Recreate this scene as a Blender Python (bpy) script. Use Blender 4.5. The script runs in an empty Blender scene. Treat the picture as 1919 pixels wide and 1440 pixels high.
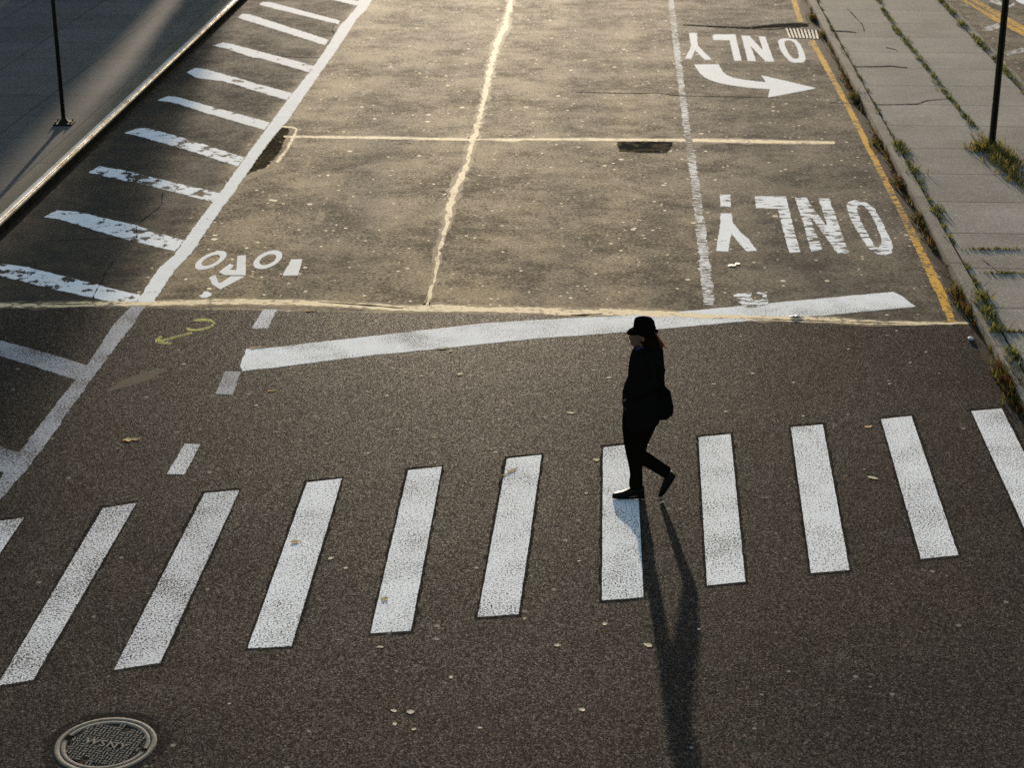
import bpy, bmesh, math, random
from mathutils import Vector, Matrix, noise as mnoise
from mathutils.geometry import tessellate_polygon

random.seed(7)
R = math.radians
scene = bpy.context.scene
C = scene.collection

# ------------------------------------------------------------------ camera model (photo 1919 x 1440)
H = 7.1
PITCH = R(21.4)
F = 3474.0
CX, CY = 959.5, 720.0
cp, sp = math.cos(PITCH), math.sin(PITCH)

def ray(px, py):
    u, v = (px - CX) / F, (py - CY) / F
    return Vector((u, cp - v * sp, -sp - v * cp))

def G(px, py, z=0.0):
    """survey a photo point onto the horizontal plane z"""
    d = ray(px, py)
    t = (z - H) / d.z
    return Vector((d.x * t, d.y * t, z))

def PV(px, py, Y):
    """survey a photo point onto the upright plane y = Y"""
    d = ray(px, py)
    t = Y / d.y
    return Vector((d.x * t, Y, H + d.z * t))

ST = Vector((205.0, F / cp, 0)).normalized()      # street direction
SN = Vector((ST.y, -ST.x, 0))                     # to the right of the street

# ------------------------------------------------------------------ node helpers
class NT:
    def __init__(self, tree):
        self.t = tree
    def n(self, typ, **kw):
        nd = self.t.nodes.new(typ)
        for k, v in kw.items():
            setattr(nd, k, v)
        return nd
    def set(self, sock, val):
        if isinstance(val, bpy.types.NodeSocket):
            self.t.links.new(val, sock)
        elif isinstance(val, Vector):
            sock.default_value = tuple(val)
        elif isinstance(val, (tuple, list)) and len(val) == 3 and sock.type == 'RGBA':
            sock.default_value = (*val, 1)
        else:
            sock.default_value = val
    def m(self, op, a, b=0.0, c=0.0):
        nd = self.n('ShaderNodeMath', operation=op)
        self.set(nd.inputs[0], a); self.set(nd.inputs[1], b); self.set(nd.inputs[2], c)
        return nd.outputs[0]
    def vm(self, op, a, b):
        nd = self.n('ShaderNodeVectorMath', operation=op)
        self.set(nd.inputs[0], a); self.set(nd.inputs[1], b)
        return nd.outputs['Value'] if op == 'DOT_PRODUCT' else nd.outputs[0]
    def mix(self, f, a, b, blend='MIX'):
        nd = self.n('ShaderNodeMix', data_type='RGBA', blend_type=blend)
        self.set(nd.inputs['Factor'], f)
        self.set(nd.inputs[6], a); self.set(nd.inputs[7], b)
        return nd.outputs[2]
    def rng(self, v, a, b, c=0.0, d=1.0, smooth=False):
        nd = self.n('ShaderNodeMapRange', interpolation_type='SMOOTHSTEP' if smooth else 'LINEAR')
        self.set(nd.inputs[0], v); self.set(nd.inputs[1], a); self.set(nd.inputs[2], b)
        self.set(nd.inputs[3], c); self.set(nd.inputs[4], d)
        return nd.outputs[0]
    def noise(self, vec, scale, detail=3.0, rough=0.5):
        nd = self.n('ShaderNodeTexNoise')
        self.set(nd.inputs['Vector'], vec)
        nd.inputs['Scale'].default_value = scale
        nd.inputs['Detail'].default_value = detail
        nd.inputs['Roughness'].default_value = rough
        return nd.outputs[0]
    def voro(self, vec, scale, out='Distance', rnd=1.0):
        nd = self.n('ShaderNodeTexVoronoi')
        self.set(nd.inputs['Vector'], vec)
        nd.inputs['Scale'].default_value = scale
        nd.inputs['Randomness'].default_value = rnd
        return nd.outputs[out]
    def pos(self):
        return self.n('ShaderNodeNewGeometry').outputs['Position']
    def mapping(self, vec, rot=0.0, scale=(1, 1, 1), loc=(0, 0, 0)):
        nd = self.n('ShaderNodeMapping')
        self.set(nd.inputs[0], vec)
        nd.inputs[1].default_value = loc
        nd.inputs[2].default_value = (0, 0, rot)
        nd.inputs[3].default_value = scale
        return nd.outputs[0]
    def sep(self, vec):
        nd = self.n('ShaderNodeSeparateXYZ')
        self.set(nd.inputs[0], vec)
        return nd.outputs

def mat(name):
    m = bpy.data.materials.new(name)
    m.use_nodes = True
    nt = m.node_tree
    return m, NT(nt), nt.nodes['Principled BSDF']

def simple(name, rgb, rough=0.6, metal=0.0, spec=0.5, var=0.0, scale=20.0, bump=0.0):
    m, t, b = mat(name)
    b.inputs['Roughness'].default_value = rough
    b.inputs['Metallic'].default_value = metal
    b.inputs['Specular IOR Level'].default_value = spec
    if var:
        nz = t.noise(t.pos(), scale, 5, 0.6)
        t.set(b.inputs['Base Color'], t.mix(t.rng(nz, 0.3, 0.7), tuple(c * (1 - var) for c in rgb), tuple(min(1, c * (1 + var)) for c in rgb)))
        if bump:
            bp = t.n('ShaderNodeBump'); bp.inputs['Strength'].default_value = bump; bp.inputs['Distance'].default_value = 0.004
            t.set(bp.inputs['Height'], nz); t.set(b.inputs['Normal'], bp.outputs[0])
    else:
        b.inputs['Base Color'].default_value = (*rgb, 1)
    return m

# world lines used by the paving
SEAM_A, SEAM_B = G(0, 572), G(1810, 604)
SEAM_T = (SEAM_B - SEAM_A).normalized(); SEAM_NV = Vector((-SEAM_T.y, SEAM_T.x, 0))      # away from the camera
EDGE_A, EDGE_B = G(265, 560), G(690, 0)
EDGE_T = (EDGE_B - EDGE_A).normalized(); EDGE_NV = Vector((-EDGE_T.y, EDGE_T.x, 0))      # to the left
LANE_A, LANE_B = G(1330, 560), G(1258, 0)
LANE_T = (LANE_B - LANE_A).normalized(); LANE_NV = Vector((LANE_T.y, -LANE_T.x, 0))      # to the right

# ------------------------------------------------------------------ asphalt node group (shared by road and worn paint)
SPEC_FAR, SPEC_NEAR = 0.125, 0.0034
def build_asphalt():
    g = bpy.data.node_groups.new('asphalt_surface', 'ShaderNodeTree')
    for nm, ty in (('Color', 'NodeSocketColor'), ('Height', 'NodeSocketFloat'), ('Rough', 'NodeSocketFloat'), ('Spec', 'NodeSocketFloat')):
        g.interface.new_socket(nm, in_out='OUTPUT', socket_type=ty)
    t = NT(g)
    out = t.n('NodeGroupOutput')
    P = t.pos()
    def side(a, nrm, w0, w1):
        s = t.vm('DOT_PRODUCT', t.vm('SUBTRACT', P, a), nrm)
        return s, t.rng(s, w0, w1, smooth=True)
    wob = t.m('MULTIPLY', t.m('SUBTRACT', t.noise(P, 3.0, 3), 0.5), 0.12)
    s, _ = side(SEAM_A, SEAM_NV, 0, 1)
    far = t.rng(t.m('ADD', s, wob), -0.03, 0.03)
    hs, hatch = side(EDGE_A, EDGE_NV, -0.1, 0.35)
    ls, lane = side(LANE_A, LANE_NV, -1.2, 0.9)
    # aggregate
    c1 = t.sep(t.voro(P, 135.0, 'Color'))
    c2 = t.sep(t.voro(P, 78.0, 'Color'))
    grain = t.m('ADD', t.m('MULTIPLY', c1[0], 0.6), t.m('MULTIPLY', c2[1], 0.4))
    big = t.noise(P, 0.32, 4, 0.55)
    med = t.noise(P, 1.9, 5, 0.6)
    st = t.mapping(P, rot=math.atan2(ST.x, ST.y), scale=(1.1, 0.07, 1))
    streak = t.noise(st, 1.0, 4, 0.55)
    # near: newer dark asphalt
    ramp = t.n('ShaderNodeValToRGB')
    cr = ramp.color_ramp
    cr.elements[0].position = 0.12; cr.elements[0].color = (0.017, 0.0142, 0.0113, 1)
    cr.elements[1].position = 0.55; cr.elements[1].color = (0.048, 0.0405, 0.0335, 1)
    e = cr.elements.new(0.8); e.color = (0.100, 0.085, 0.070, 1)
    e = cr.elements.new(0.95); e.color = (0.24, 0.205, 0.165, 1)
    t.set(ramp.inputs[0], grain)
    nearc = t.mix(1.0, ramp.outputs[0], t.mix(t.rng(big, 0.3, 0.7), (0.53, 0.525, 0.535), (0.86, 0.825, 0.80)), 'MULTIPLY')
    nearc = t.mix(t.rng(t.noise(P, 5.0, 3), 0.62, 0.85, 0, 0.35), nearc, (0.035, 0.030, 0.024))
    nearc = t.mix(t.rng(t.noise(P, 0.8, 6, 0.68), 0.56, 0.72, 0, 0.45, True), nearc, (0.022, 0.020, 0.018))
    # faint rubbed-off paint dust on the near asphalt
    nearc = t.mix(t.rng(t.m('ADD', t.m('MULTIPLY', med, 0.5), t.m('MULTIPLY', c1[2], 0.55)), 0.80, 0.86, 0, 0.55), nearc, (0.22, 0.20, 0.165))
    # far: old worn asphalt with tan dust
    fine = t.noise(P, 22.0, 4, 0.7)
    farc = t.mix(t.rng(grain, 0.15, 0.9), (0.036, 0.0275, 0.0170), (0.105, 0.079, 0.046))
    tan = t.rng(t.m('ADD', t.m('MULTIPLY', t.noise(P, 0.75, 9, 0.75), 0.6), t.m('MULTIPLY', fine, 0.4)), 0.44, 0.62, 0, 1, True)
    tan2 = t.rng(t.m('ADD', t.m('MULTIPLY', t.noise(P, 3.4, 7, 0.75), 0.6), t.m('MULTIPLY', fine, 0.4)), 0.48, 0.66)
    farc = t.mix(t.m('MULTIPLY', tan, 0.5), farc, (0.215, 0.142, 0.050))
    farc = t.mix(t.m('MULTIPLY', tan2, 0.45), farc, (0.24, 0.172, 0.080))
    dk = t.rng(t.m('ADD', t.m('MULTIPLY', t.noise(P, 1.1, 8, 0.75), 0.65), t.m('MULTIPLY', fine, 0.35)), 0.52, 0.64, 0, 0.62, True)
    farc = t.mix(dk, farc, (0.042, 0.034, 0.0245))
    farc = t.mix(t.rng(streak, 0.50, 0.72, 0, 0.55, True), farc, (0.050, 0.042, 0.032))
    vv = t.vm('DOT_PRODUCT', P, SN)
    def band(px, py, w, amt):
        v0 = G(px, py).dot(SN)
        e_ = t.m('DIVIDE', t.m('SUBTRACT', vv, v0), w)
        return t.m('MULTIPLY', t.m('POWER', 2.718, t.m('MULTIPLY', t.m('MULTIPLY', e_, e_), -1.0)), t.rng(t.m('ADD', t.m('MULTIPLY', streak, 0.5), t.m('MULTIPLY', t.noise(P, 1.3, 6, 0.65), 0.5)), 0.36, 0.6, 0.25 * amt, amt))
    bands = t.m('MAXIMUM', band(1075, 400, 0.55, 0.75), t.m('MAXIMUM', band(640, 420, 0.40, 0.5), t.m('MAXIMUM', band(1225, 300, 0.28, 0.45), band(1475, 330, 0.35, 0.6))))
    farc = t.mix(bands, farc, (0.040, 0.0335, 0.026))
    # pale stones polished out of the surface
    farc = t.mix(t.m('MULTIPLY', t.m('GREATER_THAN', c1[1], 0.90), t.rng(fine, 0.45, 0.6)), farc, (0.34, 0.28, 0.19))
    # right lane is greyer and smoother
    gl = t.mix(t.rng(grain, 0.15, 0.9), (0.042, 0.036, 0.030), (0.098, 0.085, 0.069))
    gl = t.mix(t.rng(streak, 0.52, 0.72, 0, 0.6, True), gl, (0.033, 0.030, 0.028))
    gl = t.mix(t.m('MULTIPLY', tan, 0.3), gl, (0.125, 0.10, 0.07))
    farc = t.mix(t.m('MULTIPLY', lane, 0.85), farc, gl)
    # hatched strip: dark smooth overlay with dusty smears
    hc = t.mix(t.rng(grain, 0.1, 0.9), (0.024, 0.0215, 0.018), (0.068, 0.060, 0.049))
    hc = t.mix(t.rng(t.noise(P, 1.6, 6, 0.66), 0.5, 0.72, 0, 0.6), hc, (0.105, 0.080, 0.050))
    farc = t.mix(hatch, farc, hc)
    # trodden gum and flakes
    v = t.n('ShaderNodeTexVoronoi'); t.set(v.inputs['Vector'], P); v.inputs['Scale'].default_value = 3.6
    rc = t.sep(v.outputs['Color'])
    fl = t.m('MULTIPLY', t.m('LESS_THAN', t.m('ADD', v.outputs['Distance'], t.m('MULTIPLY', t.noise(P, 30, 2), 0.06)), t.m('MULTIPLY', rc[0], 0.19)), t.m('GREATER_THAN', rc[1], 0.55))
    v2 = t.n('ShaderNodeTexVoronoi'); t.set(v2.inputs['Vector'], P); v2.inputs['Scale'].default_value = 8.5
    rc2 = t.sep(v2.outputs['Color'])
    fl2 = t.m('MULTIPLY', t.m('LESS_THAN', v2.outputs['Distance'], t.m('MULTIPLY', rc2[0], 0.21)), t.m('GREATER_THAN', rc2[1], 0.52))
    flk = t.m('MULTIPLY', t.m('MAXIMUM', fl, fl2), t.m('SUBTRACT', 1.0, t.m('MULTIPLY', hatch, 0.93)))
    farc = t.mix(t.m('MULTIPLY', flk, t.rng(lane, 0, 1, 0.8, 0.45)), farc, (0.78, 0.66, 0.44))
    nearc = t.mix(t.m('MULTIPLY', fl2, t.m('MULTIPLY', t.m('GREATER_THAN', rc2[2], 0.93), 0.5)), nearc, (0.33, 0.30, 0.24))
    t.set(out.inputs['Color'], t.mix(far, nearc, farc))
    t.set(out.inputs['Height'], t.m('ADD', t.m('MULTIPLY', grain, t.rng(far, 0, 1, 1.0, 0.5)), t.m('MULTIPLY', t.noise(P, 160, 2), 0.5)))
    t.set(out.inputs['Rough'], t.rng(far, 0, 1, 0.60, 0.86))
    pol = t.m('ADD', t.m('MULTIPLY', tan, 0.55), t.m('MULTIPLY', tan2, 0.45))
    pol = t.m('MULTIPLY', pol, t.m('SUBTRACT', 1.0, dk))
    pol = t.m('MULTIPLY', pol, t.m('SUBTRACT', 1.0, t.m('MULTIPLY', bands, 0.7)))
    pol = t.m('MULTIPLY', pol, t.rng(grain, 0.25, 0.8, 0.25, 1.6))
    pol = t.m('ADD', t.m('MULTIPLY', pol, 1.0), 0.04)
    pol = t.m('MULTIPLY', pol, t.rng(lane, 0, 1, 1.0, 0.45))
    pol = t.m('MULTIPLY', pol, t.rng(hatch, 0, 1, 1.0, 0.25))
    sf = t.m('ADD', t.m('MULTIPLY', pol, SPEC_FAR), t.m('MULTIPLY', flk, SPEC_FAR * 1.5))
    sn = t.rng(grain, 0.55, 0.9, SPEC_NEAR * 0.2, SPEC_NEAR * 2.5)
    t.set(out.inputs['Spec'], t.m('ADD', t.m('MULTIPLY', far, sf), t.m('MULTIPLY', t.m('SUBTRACT', 1.0, far), sn)))
    return g

ASPH = build_asphalt()

def use_asph(t):
    nd = t.n('ShaderNodeGroup'); nd.node_tree = ASPH
    return nd

def bump(t, b, height, strength, dist):
    bp = t.n('ShaderNodeBump'); bp.inputs['Strength'].default_value = strength; bp.inputs['Distance'].default_value = dist
    t.set(bp.inputs['Height'], height); t.set(b.inputs['Normal'], bp.outputs[0])

def road_mat():
    m, t, b = mat('road_asphalt')
    a = use_asph(t)
    t.set(b.inputs['Base Color'], a.outputs[0]); t.set(b.inputs['Roughness'], a.outputs[2])
    t.set(b.inputs['Specular IOR Level'], a.outputs[3])
    b.inputs['Specular Tint'].default_value = (1.0, 0.70, 0.34, 1)  # warm tint put into the sheen to gild the sun glow
    bump(t, b, a.outputs[1], ROAD_BUMP, 0.004)
    return m
ROAD_BUMP = 0.22

def paint(name, rgb, fine=None, flake=None, smear=0.0, rough=0.8, thick=1.0, seed=0.0, spec=0.008):
    """road paint worn through to the asphalt. fine=(scale, threshold, softness, patchiness) / flake=(scale, threshold, stretch)"""
    m, t, b = mat(name)
    a = use_asph(t)
    P = t.pos()
    Ps = t.vm('ADD', P, (seed, seed * 0.7, 0))
    mask = None
    if fine:
        sc, th, so, pa = fine
        n1 = t.noise(Ps, sc, 2, 0.6)
        n2 = t.noise(Ps, 1.5, 4, 0.6)
        v = t.m('ADD', n1, t.m('MULTIPLY', t.m('SUBTRACT', n2, 0.5), pa))
        mask = t.rng(v, th - so, th + so)
    if flake:
        sc, th, stx = flake
        mp = t.mapping(Ps, rot=math.atan2(ST.x, ST.y), scale=(1.0, stx, 1))
        n3 = t.noise(mp, sc, 8, 0.68)
        n4 = t.noise(Ps, 0.6, 3, 0.5)
        v = t.m('ADD', n3, t.m('MULTIPLY', t.m('SUBTRACT', n4, 0.5), 0.35))
        mk = t.rng(v, th - 0.012, th + 0.012)
        mask = mk if mask is None else t.m('MULTIPLY', mask, mk)
    dirt = t.rng(t.noise(Ps, 3.1, 5, 0.65), 0.35, 0.75, 0, 1)
    col = t.mix(t.m('MULTIPLY', dirt, 0.25 + smear), rgb, tuple(c * 0.55 for c in rgb))
    if mask is not None:
        mask = t.m('MULTIPLY', mask, thick)
        col = t.mix(mask, a.outputs[0], col)
    t.set(b.inputs['Base Color'], col)
    b.inputs['Roughness'].default_value = rough
    b.inputs['Specular IOR Level'].default_value = spec
    bump(t, b, a.outputs[1], 0.15, 0.002)
    return m

WHITE = (0.74, 0.74, 0.74)
M = {}
M['road'] = road_mat()
M['stripe'] = paint('crosswalk_paint', WHITE, fine=(64, 0.435, 0.03, 0.27), smear=-0.17)
M['stripe_grey'] = paint('grey_crosswalk_paint', (0.62, 0.615, 0.62), fine=(60, 0.47, 0.04, 0.30), seed=3, smear=-0.12)  # greyer, more speckled version of the crosswalk paint
M['thin'] = paint('thin_grey_paint', (0.44, 0.44, 0.46), fine=(46, 0.455, 0.09, 0.45), smear=0.25, thick=0.82)
M['line'] = paint('edge_line_paint', (0.70, 0.69, 0.68), flake=(5.0, 0.33, 1.0))
M['hatch'] = paint('hatch_paint', (0.70, 0.69, 0.68), flake=(3.2, 0.41, 0.8))
M['hatch_old'] = paint('flaking_hatch_paint', (0.72, 0.72, 0.72), flake=(4.6, 0.45, 0.8), seed=2.0)
M['letter'] = paint('letter_paint', (0.74, 0.735, 0.72), flake=(6.0, 0.27, 0.7))
M['letter_old'] = paint('flaking_letter_paint', WHITE, flake=(4.0, 0.435, 2.6), seed=1.4)
M['lane'] = paint('worn_lane_paint', (0.68, 0.67, 0.65), flake=(7.0, 0.515, 3.4), seed=5.0)
M['bar_new'] = paint('stop_line_paint', WHITE, fine=(60, 0.40, 0.06, 0.5), smear=0.1)
M['bike'] = paint('thermoplastic_symbol', (0.72, 0.70, 0.67), flake=(7, 0.22, 1))
M['yellow'] = paint('yellow_edge_paint', (0.60, 0.33, 0.045), flake=(8.0, 0.47, 2.4))
M['chalk'] = paint('yellow_chalk', (0.62, 0.58, 0.13), fine=(48, 0.50, 0.10, 0.6), thick=0.85)
M['tan'] = paint('sandy_joint_filler', (0.62, 0.49, 0.29), fine=(13, 0.385, 0.08, 0.6), flake=(3.0, 0.35, 1.0), spec=0.05)
M['tan_halo'] = paint('sandy_joint_dust', (0.30, 0.225, 0.13), fine=(9, 0.47, 0.16, 0.6), thick=0.5, spec=0.02)
M['tan_thin'] = paint('faint_sandy_smear', (0.36, 0.27, 0.165), fine=(11, 0.46, 0.2, 0.4), thick=0.75)
M['tan_soft'] = paint('rubbed_brown_smear', (0.105, 0.078, 0.052), fine=(30, 0.40, 0.25, 0.3), thick=0.7)
M['dark'] = simple('dark_tar', (0.011, 0.0098, 0.0086), 0.9, spec=0.0, var=0.5, scale=60)
M['border'] = paint('old_black_border', (0.0135, 0.0120, 0.0105), fine=(26, 0.47, 0.2, 0.6), thick=0.5, spec=0.0)
M['collar'] = paint('worn_tar_collar', (0.020, 0.018, 0.016), fine=(12, 0.50, 0.14, 0.7), thick=0.55, spec=0.0)
M['tar'] = paint('black_tar_patch', (0.019, 0.0172, 0.015), fine=(15, 0.43, 0.14, 0.7), thick=0.85, spec=0.0)
M['crack'] = simple('crack_dark', (0.034, 0.029, 0.024), 0.9, spec=0.0)
M['patch'] = paint('rough_patch', (0.030, 0.027, 0.023), flake=(3.4, 0.49, 1.2), spec=0.0)
M['dirt'] = paint('gutter_dirt', (0.030, 0.024, 0.018), fine=(9, 0.36, 0.1, 0.3))
M['steel'] = None
M['iron'] = simple('cast_iron', (0.155, 0.138, 0.115), 0.75, 0.0, spec=0.03, var=0.35, scale=30, bump=0.15)
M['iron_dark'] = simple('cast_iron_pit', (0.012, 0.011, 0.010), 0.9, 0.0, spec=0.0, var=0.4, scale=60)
M['grate'] = simple('worn_grate_iron', (0.42, 0.39, 0.33), 0.7, 0.0, spec=0.02, var=0.2, scale=15)
M['pole'] = simple('black_green_post', (0.006, 0.008, 0.005), 0.7, spec=0.1, var=0.3, scale=20)
M['post'] = simple('dark_channel_post', (0.016, 0.013, 0.008), 0.7, spec=0.1, var=0.4, scale=12)
M['leaf'] = simple('dry_pale_leaf', (0.58, 0.50, 0.34), 0.9, spec=0.0, var=0.3, scale=40)
M['leaf_tan'] = simple('dry_tan_leaf', (0.45, 0.31, 0.16), 0.9, spec=0.0, var=0.3, scale=40)
M['coat'] = simple('black_wool', (0.0055, 0.005, 0.0045), 0.95, spec=0.0, var=0.3, scale=60)
M['trouser'] = simple('black_trouser_cloth', (0.0045, 0.0034, 0.0026), 0.95, spec=0.0, var=0.3, scale=60)
M['hat'] = simple('black_felt', (0.0035, 0.003, 0.0027), 0.95, spec=0.0)
M['shoe'] = simple('black_shoe_leather', (0.004, 0.004, 0.004), 0.45, spec=0.06)
M['bag'] = simple('black_bag_leather', (0.0035, 0.0033, 0.003), 0.85, spec=0.01)
M['skin'] = simple('skin', (0.085, 0.045, 0.032), 0.55, spec=0.3, var=0.1, scale=30)
M['eye'] = simple('eye', (0.2, 0.18, 0.16), 0.3)
M['shirt'] = simple('blue_shirt', (0.028, 0.030, 0.11), 0.9, spec=0.0)

def hair_mat():
    m, t, b = mat('dark_auburn_hair')
    b.inputs['Base Color'].default_value = (0.10, 0.036, 0.016, 1)
    b.inputs['Roughness'].default_value = 0.5
    tr = t.n('ShaderNodeBsdfTranslucent'); tr.inputs[0].default_value = (0.55, 0.24, 0.11, 1)
    mx = t.n('ShaderNodeMixShader'); mx.inputs[0].default_value = 0.6
    t.set(mx.inputs[1], b.outputs[0]); t.set(mx.inputs[2], tr.outputs[0])
    o = [n for n in m.node_tree.nodes if n.type == 'OUTPUT_MATERIAL'][0]
    t.set(o.inputs[0], mx.outputs[0])
    return m
M['hair_strand'] = hair_mat()
M['hair'] = simple('dark_hair', (0.006, 0.0035, 0.0028), 0.8, spec=0.02)

def foliage_mat(name, cols, trans=0.4):
    m, t, b = mat(name)
    P = t.pos()
    nz = t.noise(P, 2.3, 4, 0.6)
    rnd = t.sep(t.voro(P, 14.0, 'Color'))[0]
    f = t.rng(t.m('ADD', t.m('MULTIPLY', nz, 0.6), t.m('MULTIPLY', rnd, 0.4)), 0.25, 0.75)
    ramp = t.n('ShaderNodeValToRGB')
    cr = ramp.color_ramp
    for i, c in enumerate(cols):
        p = i / (len(cols) - 1)
        e = cr.elements[i] if i < 2 else cr.elements.new(p)
        e.position = p if i != 1 or len(cols) > 2 else 1.0
        e.color = (*c, 1)
    t.set(ramp.inputs[0], f)
    t.set(b.inputs['Base Color'], ramp.outputs[0])
    b.inputs['Roughness'].default_value = 0.8
    b.inputs['Specular IOR Level'].default_value = 0.05
    tr = t.n('ShaderNodeBsdfTranslucent'); t.set(tr.inputs[0], ramp.outputs[0])
    mx = t.n('ShaderNodeMixShader'); mx.inputs[0].default_value = trans
    t.set(mx.inputs[1], b.outputs[0]); t.set(mx.inputs[2], tr.outputs[0])
    o = [n for n in m.node_tree.nodes if n.type == 'OUTPUT_MATERIAL'][0]
    t.set(o.inputs[0], mx.outputs[0])
    return m
M['weed_red'] = foliage_mat('autumn_gutter_weed', [(0.035, 0.020, 0.011), (0.10, 0.042, 0.015), (0.065, 0.05, 0.016), (0.085, 0.085, 0.022), (0.05, 0.058, 0.016)])
M['weed_green'] = foliage_mat('joint_weed', [(0.030, 0.036, 0.014), (0.075, 0.080, 0.024), (0.13, 0.125, 0.035), (0.09, 0.085, 0.026)])
M['weed_gold'] = foliage_mat('dry_grass', [(0.04, 0.046, 0.014), (0.085, 0.085, 0.024), (0.18, 0.13, 0.035), (0.07, 0.075, 0.02)])
M['tree_leaf'] = foliage_mat('tree_leaf', [(0.03, 0.045, 0.015), (0.06, 0.085, 0.02), (0.09, 0.10, 0.03)], 0.15)
M['bark'] = simple('bark', (0.09, 0.07, 0.05), 0.9, var=0.4, scale=15)
M['brick'] = simple('brick_wall', (0.24, 0.12, 0.08), 0.9, var=0.25, scale=4)
M['glass'] = simple('window_glass', (0.03, 0.04, 0.05), 0.08)
M['trim'] = simple('stone_trim', (0.35, 0.33, 0.30), 0.8, var=0.15, scale=3)

def concrete(name, base, joint_u, joint_v, jw, jd, origin, contrast=0.22, rough=0.9, spec=0.012):
    """cast slabs: u runs along the street, v across it"""
    m, t, b = mat(name)
    P = t.pos()
    Q = t.vm('SUBTRACT', P, origin)
    u = t.vm('DOT_PRODUCT', Q, ST); v = t.vm('DOT_PRODUCT', Q, SN)
    wob = t.m('MULTIPLY', t.m('SUBTRACT', t.noise(P, 2.0, 4), 0.5), 0.05)
    def joint(x, per):
        fr = t.m('FRACT', t.m('DIVIDE', t.m('ADD', x, wob), per))
        d = t.m('MULTIPLY', t.m('MINIMUM', fr, t.m('SUBTRACT', 1.0, fr)), per)
        return t.rng(d, jw * 0.4, jw, 1.0, 0.0)
    j = joint(u, joint_u)
    if joint_v:
        j = t.m('MAXIMUM', j, joint(v, joint_v))
    # slab to slab tone
    cu = t.m('FLOOR', t.m('DIVIDE', u, joint_u)); cv = t.m('FLOOR', t.m('DIVIDE', v, joint_v or 100.0))
    cmb = t.n('ShaderNodeCombineXYZ'); t.set(cmb.inputs[0], cu); t.set(cmb.inputs[1], cv)
    wn = t.n('ShaderNodeTexWhiteNoise'); t.set(wn.inputs['Vector'], cmb.outputs[0])
    tone = t.rng(wn.outputs['Value'], 0, 1, 0.88, 1.1)
    big = t.noise(P, 0.9, 6, 0.65)
    sp_ = t.noise(P, 28, 3, 0.6)
    stain = t.rng(t.noise(P, 2.6, 8, 0.75), 0.54, 0.72, 0, 0.6)
    grit = t.sep(t.voro(P, 60.0, 'Color'))[0]
    col = t.mix(t.rng(big, 0.3, 0.7), tuple(c * (1 - contrast) for c in base), tuple(c * (1 + contrast) for c in base))
    col = t.mix(t.rng(sp_, 0.3, 0.75, 0, 0.35), col, tuple(c * 0.55 for c in base))
    col = t.mix(stain, col, tuple(c * 0.6 for c in base))
    col = t.mix(t.rng(grit, 0.1, 0.95, 0.35, -0.0), col, tuple(c * 0.45 for c in base))
    col = t.mix(t.m('MULTIPLY', t.m('GREATER_THAN', grit, 0.93), 0.5), col, tuple(c * 2.0 for c in base))
    tn = t.n('ShaderNodeCombineColor'); t.set(tn.inputs[0], tone); t.set(tn.inputs[1], tone); t.set(tn.inputs[2], tone)
    col = t.mix(1.0, col, tn.outputs[0], 'MULTIPLY')
    col = t.mix(t.m('MULTIPLY', j, jd), col, (0.03, 0.027, 0.022))
    t.set(b.inputs['Base Color'], col)
    b.inputs['Roughness'].default_value = rough
    b.inputs['Specular IOR Level'].default_value = spec
    bump(t, b, t.m('SUBTRACT', sp_, t.m('MULTIPLY', j, 1.0)), 0.25, 0.004)
    return m

def steel_mat():
    m, t, b = mat('worn_steel_edge')
    P = t.pos()
    nz = t.noise(P, 3.0, 5, 0.7)
    t.set(b.inputs['Base Color'], t.mix(t.rng(nz, 0.42, 0.68), (0.66, 0.66, 0.66), (0.36, 0.27, 0.18)))
    b.inputs['Metallic'].default_value = 0.6
    t.set(b.inputs['Roughness'], t.rng(nz, 0.3, 0.7, 0.38, 0.55))
    return m
M['steel'] = steel_mat()

# ------------------------------------------------------------------ object helpers
def obj(name, bm, m, parent=None, smooth=False):
    me = bpy.data.meshes.new(name)
    if isinstance(bm, bmesh.types.BMesh):
        bm.to_mesh(me); bm.free()
    else:
        me.from_pydata(*bm)
    me.update()
    if smooth:
        me.polygons.foreach_set('use_smooth', [True] * len(me.polygons))
    o = bpy.data.objects.new(name, me)
    C.objects.link(o)
    if m is not None:
        for mm in (m if isinstance(m, (list, tuple)) else [m]):
            me.materials.append(mm)
    if parent is not None:
        o.parent = parent
    return o

def tag(o, label, cat, group=None, kind=None):
    o['label'] = label; o['category'] = cat
    if group: o['group'] = group
    if kind: o['kind'] = kind
    return o

def struct(o):
    o['kind'] = 'structure'
    return o

def empty(name, loc, label, cat, group=None):
    o = bpy.data.objects.new(name, None)
    C.objects.link(o); o.location = loc; o.empty_display_size = 0.2
    return tag(o, label, cat, group)

def rebase(o, at):
    """put the origin of a mesh (built in world coordinates) at a point of it"""
    o.data.transform(Matrix.Translation(-Vector(at)))
    o.location = Vector(at)
    return o

def unparent_space(o, parent):
    """child whose mesh was built in world coordinates under a moved parent"""
    o.data.transform(Matrix.Translation(-parent.location))
    o.parent = parent
    return o

def densify(loop, step, jit, rng):
    out = []
    n = len(loop)
    for i in range(n):
        a, b = loop[i], loop[(i + 1) % n]
        d = b - a
        L = d.length
        k = max(1, int(L / step))
        nv = Vector((-d.y, d.x, 0)).normalized() if L > 1e-6 else Vector((0, 0, 0))
        for j in range(k):
            p = a + d * (j / k)
            s = p * 9.0
            w = (mnoise.noise(Vector((s.x, s.y, 0.3))) * 0.6 + rng.uniform(-1, 1) * 0.4) * jit
            out.append(p + nv * w)
    return out

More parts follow.
